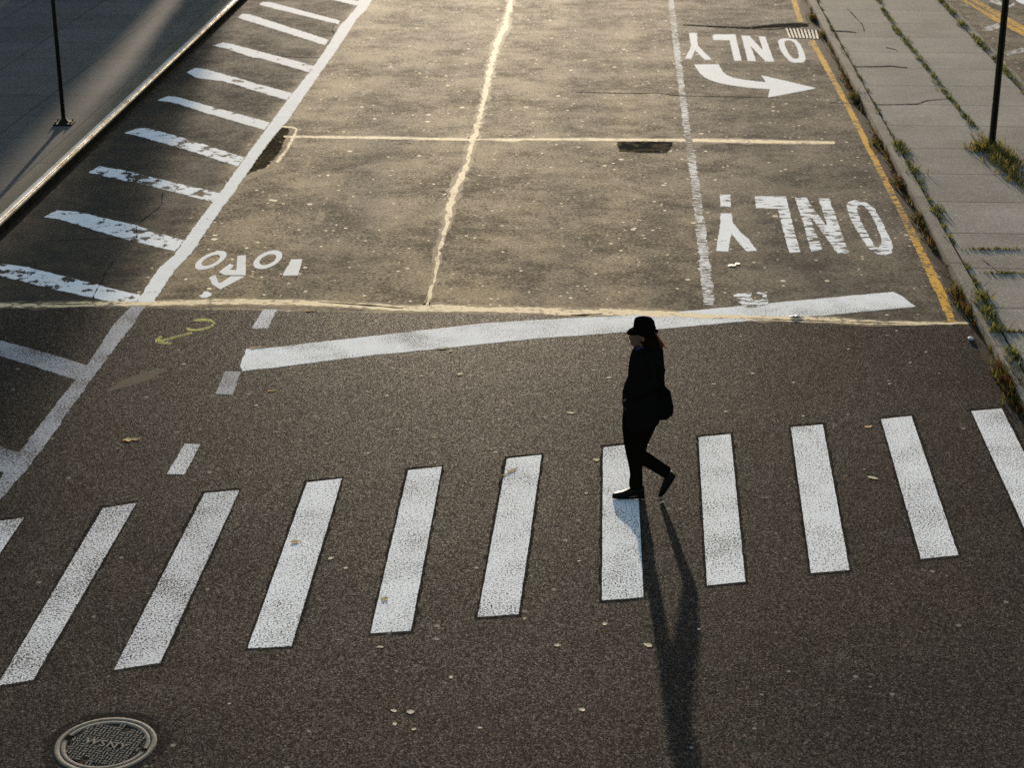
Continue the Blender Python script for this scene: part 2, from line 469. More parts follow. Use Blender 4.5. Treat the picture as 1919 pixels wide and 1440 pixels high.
LAYER = 0.12          # paint is about a millimetre thick; the sun is almost grazing
def sheet(name, loops, m, z, jit=0.012, step=0.06, parent=None, seed=1):
    """thin painted marking; loops = outline (+ holes) of ground points"""
    rng = random.Random(seed)
    if z < 0.05: z = z * LAYER
    ll = []
    for lp in loops:
        pts = densify([Vector((p[0], p[1], 0)) for p in lp], step, jit, rng) if step else [Vector((p[0], p[1], 0)) for p in lp]
        ll.append(pts)
    flat = [p for lp in ll for p in lp]
    tris = tessellate_polygon(ll)
    verts = [(p.x, p.y, z) for p in flat]
    faces = []
    for a, b, c in tris:
        pa, pb, pc = flat[a], flat[b], flat[c]
        area = (pb - pa).cross(pc - pa).z
        if abs(area) < 1e-9: continue
        faces.append((a, b, c) if area > 0 else (a, c, b))
    o = obj(name, (verts, [], faces), m)
    ctr = sum(flat, Vector()) / len(flat); ctr.z = z
    rebase(o, ctr)
    if parent is not None:
        o.data.transform(Matrix.Translation(o.location - parent.location)); o.location = (0, 0, 0); o.parent = parent
    return o

def gpoly(pts, s=1.0, ox=0.0, oy=0.0):
    return [G(ox + x / s, oy + y / s) for x, y in pts]

def ribbon(name, pts, m, z, jit=0.012, step=0.07, seed=1, parent=None):
    """pts = (px, py, half width in photo pixels across the run)"""
    left, right = [], []
    P2 = [Vector((p[0], p[1])) for p in pts]
    for i, p in enumerate(pts):
        a = P2[max(0, i - 1)]; b = P2[min(len(pts) - 1, i + 1)]
        d = (b - a).normalized(); nrm = Vector((-d.y, d.x))
        left.append(P2[i] + nrm * p[2]); right.append(P2[i] - nrm * p[2])
    loop = [G(*p) for p in left] + [G(*p) for p in reversed(right)]
    return sheet(name, [loop], m, z, jit, step, parent, seed)

# ================================================================== SETTING
# ---- road: one sheet to the horizon
bm = bmesh.new()
S = 900
vs = [bm.verts.new((x, y, 0)) for x, y in ((-S, -S), (S, -S), (S, S), (-S, S))]
bm.faces.new(vs)
struct(obj('road', bm, M['road']))

def strip_solid(name, a, b, off0, off1, z0, z1, m, right=1, parent=None):
    """prism between two offsets from the line a-b (offset to the right of its run)"""
    d = (b - a); d.z = 0; d.normalize()
    n = Vector((d.y, -d.x, 0)) * right
    bm = bmesh.new()
    nseg = 40
    rings = []
    for i in range(nseg + 1):
        p = a + (b - a) * (i / nseg)
        q = [p + n * off0, p + n * off1, p + n * off1, p + n * off0]
        zz = [z0, z0, z1, z1]
        rings.append([bm.verts.new((v.x, v.y, z)) for v, z in zip(q, zz)])
    for r0, r1 in zip(rings, rings[1:]):
        for k in range(4):
            bm.faces.new((r0[k], r0[(k + 1) % 4], r1[(k + 1) % 4], r1[k]))
    bm.faces.new(rings[0]); bm.faces.new(list(reversed(rings[-1])))
    bmesh.ops.recalc_face_normals(bm, faces=bm.faces[:])
    return obj(name, bm, m, parent)

# ---- left pavement with steel-edged kerb
KZ = 0.17
la, lb = G(0, 416, KZ), G(442, 0, KZ)
ld = (lb - la).normalized()
LA, LB = la - ld * 45, la + ld * 260
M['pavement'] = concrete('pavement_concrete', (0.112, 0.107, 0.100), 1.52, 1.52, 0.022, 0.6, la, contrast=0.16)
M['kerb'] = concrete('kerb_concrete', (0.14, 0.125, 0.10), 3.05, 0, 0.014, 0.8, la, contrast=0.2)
KW = 0.36
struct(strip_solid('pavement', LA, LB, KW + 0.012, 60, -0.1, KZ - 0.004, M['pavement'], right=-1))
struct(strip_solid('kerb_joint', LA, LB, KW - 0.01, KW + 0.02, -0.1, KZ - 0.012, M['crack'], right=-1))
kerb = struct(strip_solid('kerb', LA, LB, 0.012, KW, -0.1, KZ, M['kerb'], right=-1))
def nosing(a, b, prof, m, right, parent, name):
    d = (b - a).normalized(); n = Vector((d.y, -d.x, 0)) * right
    bm = bmesh.new(); nseg = 100; rings = []
    for i in range(nseg + 1):
        p = a + (b - a) * (i / nseg)
        w = mnoise.noise(p * 0.8) * 0.004
        rings.append([bm.verts.new((p + n * (o + w)).to_tuple()[:2] + (z,)) for o, z in prof])
    for r0, r1 in zip(rings, rings[1:]):
        for k in range(len(prof) - 1):
            bm.faces.new((r0[k], r0[k + 1], r1[k + 1], r1[k]))
    bmesh.ops.recalc_face_normals(bm, faces=bm.faces[:])
    return obj(name, bm, m, parent, smooth=True)
prof = [(0.10, KZ - 0.01), (0.10, KZ + 0.003)] + [(0.035 - 0.037 * math.sin(R(a)), KZ - 0.034 + 0.037 * math.cos(R(a))) for a in range(0, 91, 15)] + [(-0.002, KZ - 0.055), (0.02, KZ - 0.055)]
nosing(LA, LB, prof, M['steel'], -1, kerb, 'steel_edge')

M['kerb_face'] = simple('grimy_kerb_face', (0.016, 0.0135, 0.010), 0.9, spec=0.0, var=0.6, scale=6)
strip_solid('kerb_face', LA, LB, 0.0, 0.02, -0.05, KZ - 0.05, M['kerb_face'], right=-1, parent=kerb)

# ---- median pavement on the right
MZ = 0.12
ma, mb = G(1516, 0, MZ), G(1912, 740, MZ)
md = (ma - mb).normalized()
MA, MB = mb - md * 40, ma + md * 220
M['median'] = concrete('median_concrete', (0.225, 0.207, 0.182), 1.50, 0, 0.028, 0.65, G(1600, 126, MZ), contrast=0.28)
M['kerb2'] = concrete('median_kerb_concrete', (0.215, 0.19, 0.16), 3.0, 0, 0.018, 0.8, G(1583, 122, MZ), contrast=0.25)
far_k = G(1775, 0, MZ)
mn = Vector((md.y, -md.x, 0))
mw = (far_k - ma).dot(mn)
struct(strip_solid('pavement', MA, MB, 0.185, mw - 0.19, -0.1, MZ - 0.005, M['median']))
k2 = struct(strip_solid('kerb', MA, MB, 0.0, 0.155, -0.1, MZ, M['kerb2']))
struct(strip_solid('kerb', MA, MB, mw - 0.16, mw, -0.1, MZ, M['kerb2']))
struct(strip_solid('kerb_joint', MA, MB, 0.150, 0.20, -0.1, MZ - 0.02, M['crack']))
struct(strip_solid('kerb_joint', MA, MB, mw - 0.2, mw - 0.15, -0.1, MZ - 0.02, M['crack']))

# ================================================================== ROAD MARKINGS
stripes = [
    [(-22, 980), (45, 971), (-180, 1303), (-262, 1318)],
    [(193, 953), (256, 943), (62, 1275), (-6, 1287)],
    [(383, 925), (449, 919), (300, 1243), (213, 1257)],
    [(575, 905), (641, 897), (546, 1212), (464, 1216)],
    [(765, 882), (828, 875), (770, 1183), (694, 1188)],
    [(950, 860), (1015, 853), (972, 1152), (895, 1157)],
    [(1130, 839), (1192, 832), (1206, 1120), (1128, 1126)],
    [(1309, 820), (1369, 814), (1397, 1091), (1325, 1098)],
    [(1482, 801), (1542, 796), (1592, 1069), (1520, 1075)],
    [(1651, 786), (1708, 780), (1796, 1041), (1726, 1048)],
    [(1820, 771), (1877, 766), (2003, 1014), (1934, 1022)],
]
slab = ['speckled white crosswalk stripe cut off by the frame, leftmost of the crossing',
        'greyed crosswalk stripe above the manhole cover, second from the left of the crossing',
        'speckled white crosswalk stripe, third from the left of the crossing',
        'speckled white crosswalk stripe, fourth from the left of the crossing',
        'speckled white crosswalk stripe, second to the left of the walker',
        'white crosswalk stripe with a tan leaf across its upper end',
        'white crosswalk stripe under the walking person, the front shoe on it',
        'white crosswalk stripe just behind the walking person',
        'white crosswalk stripe, second behind the walking person',
        'white crosswalk stripe beside the round tan leaf, third behind the walker',
        'white crosswalk stripe by the kerb weeds, rightmost of the crossing']
for i, q in enumerate(stripes):
    o = sheet('crosswalk_stripe', [gpoly(q)], M['stripe_grey'] if i in (0, 1, 2) else M['stripe'], 0.008, 0.004, 0.05, seed=20 + i)
    tag(o, slab[i], 'crosswalk stripe', 'stripes of the crosswalk')
    c = Vector((sum(p[0] for p in q) / 4, sum(p[1] for p in q) / 4))
    big = []
    for k, p in enumerate(q):
        sx = (-5, 5, 6, -5)[k]; sy = (-4, -4, 5, 5)[k]
        big.append((p[0] + sx, p[1] + sy))
    sheet('dark_border', [gpoly(big)], M['border'], 0.004, 0.02, 0.05, parent=o, seed=40 + i)

# stop line (one bar crossing the joint)
up = [(450, 688), (456, 668), (462, 654), (500, 653), (600, 641), (700, 630), (800, 618), (900, 607), (1000, 600), (1180, 591), (1300, 582), (1500, 563), (1674, 547), (1692, 556), (1697, 561), (1717, 575)]
lo = [(1620, 584), (1560, 590), (1400, 602), (1300, 611), (1180, 622), (1000, 635), (850, 651), (700, 666), (600, 678), (510, 690), (470, 694), (455, 696)]
o = sheet('stop_line', [gpoly(up + lo)], M['bar_new'], 0.006, 0.014, 0.06, seed=3)
tag(o, 'long slanting white stop line across the lanes behind the walker', 'stop line')

# edge line beside the hatching
le = [(676, -20), (672, 0), (670, 10), (650, 35), (637, 47), (615, 85), (580, 135), (540, 185), (507, 230), (460, 295), (415, 357), (400, 378), (375, 410), (345, 452), (325, 480), (300, 500), (265, 552), (258, 566)]
re_ = [(288, 566), (325, 510), (365, 467), (375, 450), (412, 395), (439, 360), (445, 350), (482, 297), (507, 262), (540, 225), (562, 192), (600, 137), (622, 106), (650, 65), (667, 37), (687, 17), (697, 0), (704, -20)]
o = sheet('edge_line', [gpoly(le + re_)], M['line'], 0.012, 0.02, 0.07, seed=5)
tag(o, 'bright white edge line beside the hatched strip, beyond the sandy joint', 'road line')
le = [(246, 574), (212, 610), (162, 687), (141, 712), (90, 778), (37, 847), (10, 885), (-60, 968)]
re_ = [(-70, 1025), (0, 937), (50, 880), (87, 832), (130, 770), (175, 707), (240, 620), (250, 607), (272, 574)]
o = sheet('edge_line', [gpoly(le + re_)], M['thin'], 0.012, 0.02, 0.06, seed=6)
tag(o, 'thin grey edge line on the near dark asphalt, left of the crosswalk', 'road line')

hatch = [
    ([(560, -26), (600, -16), (673, 2), (669, 10), (600, -7), (556, -19)], 'line'),
    ([(485, 8), (492, 3), (505, 3), (637, 38), (635, 45), (565, 28), (500, 12)], 'line'),
    ([(446, 32), (454, 25), (470, 27), (616, 74), (608, 84), (520, 56), (462, 38)], 'line'),
    ([(399, 85), (417, 79), (430, 81), (590, 123), (578, 135), (490, 109), (474, 107), (425, 91)], 'hatch'),
    ([(350, 135), (367, 127), (385, 129), (424, 140), (549, 175), (536, 187), (420, 152), (370, 146)], 'hatch'),
    ([(294, 188), (315, 180), (335, 182), (398, 200), (506, 229), (496, 243), (395, 214), (322, 191)], 'hatch'),
    ([(232, 249), (265, 238), (300, 246), (360, 263), (458, 295), (444, 312), (352, 281), (255, 254)], 'hatch_old'),
    ([(165, 324), (185, 312), (230, 318), (320, 341), (413, 362), (399, 379), (310, 355), (190, 329)], 'hatch_old'),
    ([(83, 407), (107, 394), (145, 397), (250, 421), (345, 451), (328, 471), (230, 447), (112, 411)], 'hatch_old'),
    ([(-45, 500), (-20, 494), (27, 497), (60, 503), (180, 533), (264, 554), (256, 565), (215, 567), (90, 540), (0, 517), (-50, 508)], 'hatch_old'),
    ([(-130, 602), (0, 638), (80, 660), (164, 685), (142, 712), (60, 686), (0, 667), (-135, 629)], 'thin'),
    ([(-150, 790), (0, 837), (38, 850), (11, 889), (0, 884), (-160, 832)], 'thin'),
]
hl = ['short end of a white hatch bar at the top edge of the photo',
      'clean white hatch bar, second from the top of the hatched strip',
      'white hatch bar with a forked tip, third from the top of the hatched strip',
      'white hatch bar with a shaded tip, fourth from the top of the hatched strip',
      'white hatch bar, its left third in blue shade, fifth from the top',
      'white hatch bar, sixth from the top, chipped where old and new paint meet',
      'flaking white hatch bar ending beside the black patch',
      'flaking white hatch bar, first one below the black patch',
      'flaking hatch bar level with the bicycle symbol, cracked across',
      'most broken white hatch bar, just above the sandy joint',
      'grey rubbed hatch bar, first one below the sandy joint',
      'grey hatch bar cut off by the left frame, nearest to the crosswalk']
for i, (q, k) in enumerate(hatch):
    o = sheet('hatch_bar', [gpoly(q)], M[k], 0.008, 0.03 if k != 'thin' else 0.012, 0.06, seed=60 + i)
    tag(o, hl[i], 'hatch bar', 'bars of the hatched strip')

# right lane line
rl = [(1262, -10), (1262, 0), (1272, 70), (1282, 160), (1295, 250), (1311, 345), (1329, 480), (1339, 572)]
ll_ = [(1318, 573), (1310, 480), (1294, 335), (1282, 250), (1271, 160), (1260, 70), (1252, 0), (1252, -10)]
o = sheet('lane_line', [gpoly(rl + ll_)], M['lane'], 0.008, 0.04, 0.05, seed=8)
tag(o, 'frayed white lane line beside the turn lane lettering', 'road line')

# yellow kerb line, split by the drain grate
yl = [([(1480, -10), (1483, 0), (1496, 41), (1506, 42), (1493, 0), (1490, -10)], 'short yellow kerb line beyond the drain grate'),
      ([(1516, 75), (1539, 117), (1579, 190), (1619, 270), (1664, 360), (1682, 395), (1720, 477), (1749, 540), (1777, 603), (1792, 604), (1768, 540), (1735, 475), (1695, 395), (1676, 360), (1630, 268), (1590, 190), (1549, 115), (1526, 75)], 'long chipped yellow line along the median gutter')]
for i, (q, lab) in enumerate(yl):
    o = sheet('yellow_line', [gpoly(q)], M['yellow'], 0.008, 0.02, 0.06, seed=80 + i)
    tag(o, lab, 'road line')

# lettering
def letters(name, label, polys, ox, oy, s, m):
    base = gpoly(polys[0][0], s, ox, oy)
    e = empty(name, Vector((base[0].x, base[0].y, 0)), label, 'road lettering', 'ONLY words of the turn lane')
    for i, loops in enumerate(polys):
        sheet('letter', [gpoly(l, s, ox, oy) for l in loops], m, 0.008, 0.014, 0.06, parent=e, seed=100 + i)
    return e
farw = [
    [[(1110, 310), (1125, 292), (1150, 285), (1220, 288), (1250, 300), (1278, 328), (1305, 385), (1320, 435), (1312, 458), (1290, 468), (1230, 468), (1200, 457), (1172, 430), (1130, 375)],
     [(1160, 308), (1185, 300), (1212, 302), (1238, 322), (1262, 378), (1272, 425), (1255, 440), (1222, 434), (1195, 405), (1166, 345)]],
    [[(838, 265), (897, 267), (998, 372), (966, 270), (1016, 272), (1083, 461), (1020, 459), (908, 345), (950, 457), (885, 455)]],
    [[(620, 262), (640, 256), (792, 255), (838, 452), (785, 455), (748, 300), (628, 298)]],
    [[(445, 245), (503, 245), (512, 340), (615, 445), (565, 447), (492, 375), (460, 440), (415, 438), (460, 345)]],
]
letters('lane_lettering', 'far upside-down white word ONLY between the drain grate and the arrow', farw, 1180, 0, 4.0, M['letter'])
nearw = [
    [[(1265, 215), (1285, 192), (1320, 180), (1400, 190), (1470, 235), (1520, 320), (1560, 400), (1595, 470), (1612, 530), (1605, 575), (1560, 592), (1490, 585), (1430, 540), (1370, 450), (1310, 350), (1275, 270)],
     [(1345, 228), (1370, 215), (1395, 220), (1430, 260), (1480, 350), (1520, 440), (1528, 505), (1505, 540), (1475, 522), (1440, 460), (1390, 370), (1352, 290)]],
    [[(878, 158), (962, 162), (1128, 390), (1055, 168), (1135, 168), (1210, 370), (1285, 580), (1200, 582), (985, 290), (1085, 555), (1000, 565), (940, 350)]],
    [[(578, 152), (812, 152), (855, 330), (918, 570), (838, 575), (748, 245), (585, 240)]],
    [[(315, 135), (393, 138), (400, 232), (318, 228)], ],
    [[(320, 280), (405, 280), (412, 345), (470, 420), (530, 470), (592, 560), (520, 566), (440, 480), (405, 425), (378, 566), (288, 562), (322, 345)]],
]
letters('lane_lettering', 'near upside-down white word ONLY with flaked letters', nearw, 1270, 330, 4.0, M['letter_old'])
ar = [(485, 482), (580, 480), (670, 482), (680, 505), (700, 540), (730, 562), (775, 580), (850, 595), (940, 607), (1022, 615), (985, 562), (1200, 612), (1402, 660), (1220, 695), (1035, 730), (1052, 666), (960, 661), (880, 655), (740, 635), (660, 618), (600, 598), (560, 578), (530, 552), (505, 520)]
o = sheet('turn_arrow', [gpoly(ar, 4.0, 1180, 0)], M['letter'], 0.008, 0.012, 0.06, seed=9)
tag(o, 'bent white turn arrow painted under the far word ONLY', 'road arrow')
rem = [(415, 912), (425, 880), (450, 876), (485, 880), (530, 870), (558, 882), (546, 905), (566, 928), (610, 934), (640, 915), (632, 888), (585, 880), (605, 870), (668, 884), (680, 960), (610, 985), (500, 985), (480, 960), (440, 938)]
o = sheet('old_letter', [gpoly(rem, 4.0, 1270, 330)], M['letter_old'], 0.0075, 0.01, 0.05, seed=10)
tag(o, 'worn hooked scrap of an old painted mark touching the stop line', 'road mark')

# bicycle symbol
def ell(c, U, V, k=1.0, n=40):
    return [(c[0] + k * (U[0] * math.cos(a) + V[0] * math.sin(a)), c[1] + k * (U[1] * math.cos(a) + V[1] * math.sin(a))) for a in (2 * math.pi * i / n for i in range(n))]
bo = G(300 + 560 / 4, 420 + 350 / 4)
bike = empty('bicycle_symbol', bo, 'pale painted bicycle symbol between the edge line and the dashes', 'road symbol')
for c, U, V in (((380, 272), (115, -30), (30, -65)), ((808, 267), (106, -18), (27, -68))):
    sheet('wheel', [gpoly(ell(c, U, V), 4, 300, 420), gpoly(ell(c, U, V, 0.58), 4, 300, 420)], M['bike'], 0.008, 0.004, 0.05, parent=bike)
sheet('frame', [gpoly([(580, 237), (643, 233), (641, 384), (485, 383), (438, 360), (525, 296), (553, 312), (522, 345), (572, 345)], 4, 300, 420)], M['bike'], 0.008, 0.004, 0.05, parent=bike)
sheet('rider_body', [gpoly([(367, 400), (415, 382), (438, 440), (458, 440), (528, 391), (638, 392), (452, 490), (390, 452)], 4, 300, 420)], M['bike'], 0.009, 0.004, 0.05, parent=bike)
sheet('rider_head', [gpoly([(290, 535), (318, 528), (325, 508), (355, 504), (384, 518), (384, 536), (350, 552), (308, 552)], 4, 300, 420)], M['letter'], 0.009, 0.004, 0.05, parent=bike)

dashes = [([(598, 396), (612, 397), (603, 421), (587, 421)], 'tan_thin', 'faint rubbed lane dash, farthest of the dashes'),
          ([(546, 486), (567, 486), (559, 516), (529, 517)], 'bike', 'pale lane dash just right of the bicycle symbol'),
          ([(492, 581), (519, 580), (502, 616), (472, 616)], 'stripe_grey', 'white lane dash between the sandy joint and the stop line'),
          ([(422, 696), (451, 697), (436, 740), (404, 739)], 'thin', 'grey lane dash touching the left end of the stop line'),
          ([(346, 832), (375, 833), (346, 890), (312, 889)], 'stripe_grey', 'speckled lane dash nearest to the crosswalk')]
for i, (q, k, lab) in enumerate(dashes):
    o = sheet('lane_dash', [gpoly(q)], M[k], 0.008, 0.012, 0.04, seed=140 + i)
    tag(o, lab, 'lane dash', 'dashes of the bicycle lane')

# chalk arrow
def z5(l, w): return [(x / 4, 360 + y / 4, w) for x, y in l]
e = empty('chalk_arrow', G(350, 620), 'hooked yellow chalk arrow sprayed on the asphalt below the bicycle symbol', 'chalk mark')
ribbon('hook', z5([(1450, 962), (1530, 957), (1585, 964), (1606, 985), (1580, 1013), (1500, 1033), (1430, 1036), (1400, 1022)], 2.2), M['chalk'], 0.006, 0.012, 0.04, parent=e)
ribbon('shaft', z5([(1440, 1055), (1330, 1085), (1250, 1105), (1172, 1118)], 2.2), M['chalk'], 0.006, 0.012, 0.04, parent=e)
ribbon('arrowhead', z5([(1212, 1082), (1172, 1112), (1172, 1122), (1220, 1130), (1288, 1133)], 2.6), M['chalk'], 0.0075, 0.012, 0.04, parent=e)

# ================================================================== JOINTS, CRACKS, PATCHES
seam = [(-60, 572, 4), (0, 572, 4), (60, 573, 5), (130, 571, 4), (220, 569, 5), (300, 569, 4.6), (410, 566, 5), (485, 566, 5.5), (550, 567, 5), (600, 569, 5.5), (675, 573, 5), (735, 577, 5.5), (780, 579, 6), (825, 577, 8), (860, 579, 6), (930, 581, 5.5), (1000, 582, 6), (1080, 586, 7), (1150, 585, 6.5), (1220, 587, 6), (1290, 591, 5), (1370, 595, 4.2), (1485, 598, 5), (1562, 601, 5), (1640, 605, 4), (1720, 607, 3), (1815, 606, 1.6)]
jm = tag(ribbon('road_joint', [(x, y, w * 0.88) for x, y, w in seam], M['tan'], 0.011, 0.05, 0.05, seed=11), 'wide sandy joint across the whole road above the walker', 'road joint')
vs_ = [(962, -14, 4), (957, 0, 4.5), (950, 33, 4), (948, 48, 7), (938, 66, 6), (930, 84, 6), (924, 108, 5), (920, 124, 6.5), (912, 164, 5), (906, 190, 4.2), (901, 215, 4.5), (893, 240, 5), (886, 261, 6), (879, 290, 4.5), (872, 317, 5), (866, 330, 7), (852, 356, 7), (844, 383, 6), (839, 405, 6.5), (832, 438, 4.5), (824, 468, 4.5), (817, 498, 5), (813, 525, 4.5), (806, 552, 3.5), (800, 574, 4)]
jv = tag(ribbon('road_joint', [(x, y, w * 0.82) for x, y, w in vs_], M['tan'], 0.0085, 0.06, 0.13, seed=12), 'crooked sandy joint running lengthwise down the middle lane', 'road joint')
hs_ = [(532, 256, 1.6), (570, 256, 2.2), (650, 257.5, 2.6), (720, 258, 2.6), (800, 260, 2.4), (880, 261, 2.6), (905, 261, 1.2), (925, 261, 2.2), (958, 262.5, 3.6), (985, 261, 2), (1080, 261, 2.6), (1200, 262, 2.6), (1300, 262.5, 3.2), (1400, 264.5, 4), (1480, 266, 3.4), (1563, 267.5, 3)]
jh = tag(ribbon('road_joint', [(x, y, w * 0.78) for x, y, w in hs_], M['tan'], 0.0065, 0.04, 0.05, seed=13), 'thin straight sandy joint crossing the road between the two ONLY words', 'road joint')
for j_, pts_, k_ in ((jm, seam, 1.4), (jv, vs_, 1.8), (jh, hs_, 1.3)):
    ribbon('dust_fringe', [(x, y, hw * k_) for x, y, hw in pts_], M['tan_halo'], 0.0048, 0.08, 0.16, seed=77, parent=j_)
for dl in ([(596, 566, .5), (625, 568, 1.0), (670, 571, 1.2), (720, 575, 1.1), (756, 578, .5)], [(1070, 591, .5), (1095, 591, 1.3), (1130, 589, .6)], [(30, 572, .5), (52, 567, 1.0), (80, 570, .8), (180, 571, .5)], [(1400, 597, .4), (1500, 600.5, .8), (1600, 604, .8), (1700, 607, .5)]):
    ribbon('split', dl, M['crack'], 0.0135, 0.02, 0.08, seed=78, parent=jm)
tag(ribbon('road_joint', [(524, 237, 1.4), (545, 238, 1.5), (556, 241, 2), (552, 253, 2.4), (545, 266, 2.4), (538, 280, 2.6), (528, 292, 2.6), (519, 304, 2.6)], M['tan'], 0.0050, 0.02, 0.05, seed=14), 'bent sandy edge around the black patch by the edge line', 'road joint')
tag(ribbon('dusty_smear', [(522, 306, 5), (500, 318, 5), (480, 326, 6), (460, 335, 5), (445, 352, 5), (432, 372, 3)], M['tan_thin'], 0.0035, 0.05, 0.05, seed=15), 'sandy smear along the edge line just below the black patch', 'dust smear')
tag(ribbon('dusty_smear', [(200, 733, 2), (232, 720, 7), (262, 710, 8), (290, 700, 7), (314, 692, 2)], M['tan_soft'], 0.004, 0.04, 0.05, seed=16), 'long brown rubbed smear on the asphalt below the chalk arrow', 'dust smear')
tag(ribbon('dusty_smear', [(578, 181, 1.5), (592, 180, 4), (610, 178, 1.5)], M['tan_thin'], 0.004, 0.03, 0.05, seed=17), 'small sandy smear beside the edge line, above the black patch', 'dust smear')

tag(sheet('asphalt_patch', [gpoly([(528, 239), (541, 240), (543, 246), (532, 262), (526, 282), (508, 304), (490, 320), (462, 328), (478, 304), (507, 264)])], M['tar'], 0.0025, 0.02, 0.06, seed=18), 'black tar patch wedged against the white edge line', 'asphalt patch')
tag(sheet('asphalt_patch', [gpoly([(1156, 266), (1180, 264), (1262, 264), (1260, 276), (1248, 287), (1200, 286), (1160, 284)])], M['patch'], 0.0035, 0.05, 0.06, seed=19), 'rough dark oblong patch beside the lane line', 'asphalt patch')
tag(ribbon('asphalt_patch', [(1280, 46, 1.0), (1330, 49, 1.6), (1400, 52, 2), (1450, 48, 3.5), (1490, 46, 4), (1535, 47, 3.5)], M['tar'], 0.003, 0.03, 0.08, seed=21), 'dark tar strip running to the drain grate', 'asphalt patch')

cracks = [[(1080, 172, .5), (1180, 175, .9), (1230, 174, .8), (1262, 178, 1.0), (1290, 180, .7), (1380, 181, .6), (1460, 183, .5)],
          [(1555, 192, .8), (1600, 193, .8), (1628, 194, .8)],
          [(305, 361, .5), (302, 385, .8), (282, 402, .8), (268, 412, .8), (256, 422, .9), (256, 446, 1.2)],
          [(240, 462, .5), (228, 474, 1.0), (212, 490, 1.1), (198, 508, 1.2), (190, 530, 1.2), (176, 552, 1.3), (174, 568, .8)],
          [(628, 42, .8), (622, 55, .9), (628, 66, 1.1), (632, 74, .7)],
          [(70, 452, .5), (120, 450, .6), (190, 448, .6), (250, 446, .5)],
          [(1400, 53, .6), (1440, 55, 1.2), (1500, 50, 1.2)],
          [(520, 104, .6), (560, 107, 1.0), (600, 108, .7)]]
for i, cpts in enumerate(cracks):
    struct(ribbon('road_crack', [(x, y, w * .62) for x, y, w in cpts], M['crack'], 0.0145 if i in (2, 3) else 0.0095, 0.02, 0.08, seed=30 + i))

# cracks and joints on the median
mcr = [[(1640, 195.5, .8), (1690, 195, .9), (1720, 194, 1.1), (1735, 188, 1.1), (1776, 184, .7)],
       [(1583, 124, .7), (1640, 124, 1.0), (1670, 123, 1.2), (1700, 126, .8)],
       [(1588, 15, .8), (1600, 28, .9), (1616, 45, 1.2), (1620, 58, .8)],
       [(1561, 57, 1.4), (1585, 58, 1.4), (1605, 60, .8)],
       [(1660, 88, .7), (1678, 92, .8), (1684, 98, .6)],
       [(1890, 622, 1.2), (1905, 622, 1.4), (1925, 623, 1.2)],
       [(1840, 485, .8), (1870, 508, .8), (1925, 512, .9)]]
def mribbon(pts, i):
    left, right = [], []
    P2 = [Vector((p[0], p[1])) for p in pts]
    for k, p in enumerate(pts):
        d = (P2[min(len(pts) - 1, k + 1)] - P2[max(0, k - 1)]).normalized(); n = Vector((-d.y, d.x))
        left.append(P2[k] + n * p[2] * .6); right.append(P2[k] - n * p[2] * .6)
    loop = [G(a.x, a.y, MZ) for a in left] + [G(a.x, a.y, MZ) for a in reversed(right)]
    return sheet('pavement_crack', [loop], M['crack'], MZ - 0.001, 0.012, 0.06, seed=50 + i)
for i, cpts in enumerate(mcr):
    struct(mribbon(cpts, i))

# gutter dirt
o = ribbon('gutter_dirt', [(1502, 0, 7), (1530, 62, 9), (1566, 128, 11), (1604, 200, 12), (1650, 285, 13), (1690, 360, 14), (1745, 455, 15), (1800, 560, 15), (1840, 630, 14), (1880, 700, 14), (1905, 760, 14), (1935, 820, 12)], M['dirt'], 0.0033, 0.10, 0.10, seed=22)
tag(o, 'dark earth and litter lying in the gutter of the median', 'gutter dirt', kind='stuff')
o = ribbon('gutter_dirt', [(462, -4, 5), (330, 122, 7), (200, 246, 9), (100, 342, 10), (0, 442, 13), (-60, 505, 14)], M['dirt'], 0.0033, 0.12, 0.10, seed=23)
tag(o, 'dark grime in the gutter under the steel-edged kerb', 'gutter dirt', kind='stuff')

# ---- markings on the far road
for i, (q, m, lab) in enumerate([
    ([(1806, -8), (1820, -8), (1925, 52), (1925, 61), (1870, 31)], 'yellow', 'upper yellow centre line on the road beyond the median'),
    ([(1793, -6), (1801, -6), (1870, 33), (1925, 62), (1925, 70), (1868, 41)], 'yellow', 'lower yellow centre line on the road beyond the median'),
    ([(1842, 51), (1870, 43), (1876, 48), (1872, 53), (1852, 58), (1846, 57)], 'lane', 'blurred white dash beside the dark post, on the road beyond the median'),
    ([(1882, 99), (1920, 88), (1930, 92), (1925, 96), (1890, 104)], 'lane', 'blurred white dash at the right edge, beyond the median'),
    ([(1846, -6), (1870, -2), (1880, 6), (1893, 9), (1900, 4), (1903, 10), (1890, 14), (1870, 8), (1856, 2)], 'lane', 'curved white mark on the far road behind the post top'),
    ([(1900, -3), (1925, 0), (1925, 10), (1910, 4)], 'letter', 'white mark in the top right corner of the far road')]):
    o = sheet('yellow_line' if m == 'yellow' else 'road_mark', [gpoly(q)], M[m], 0.008, 0.02, 0.1, seed=160 + i)
    tag(o, lab, 'road line' if m == 'yellow' else 'road mark')

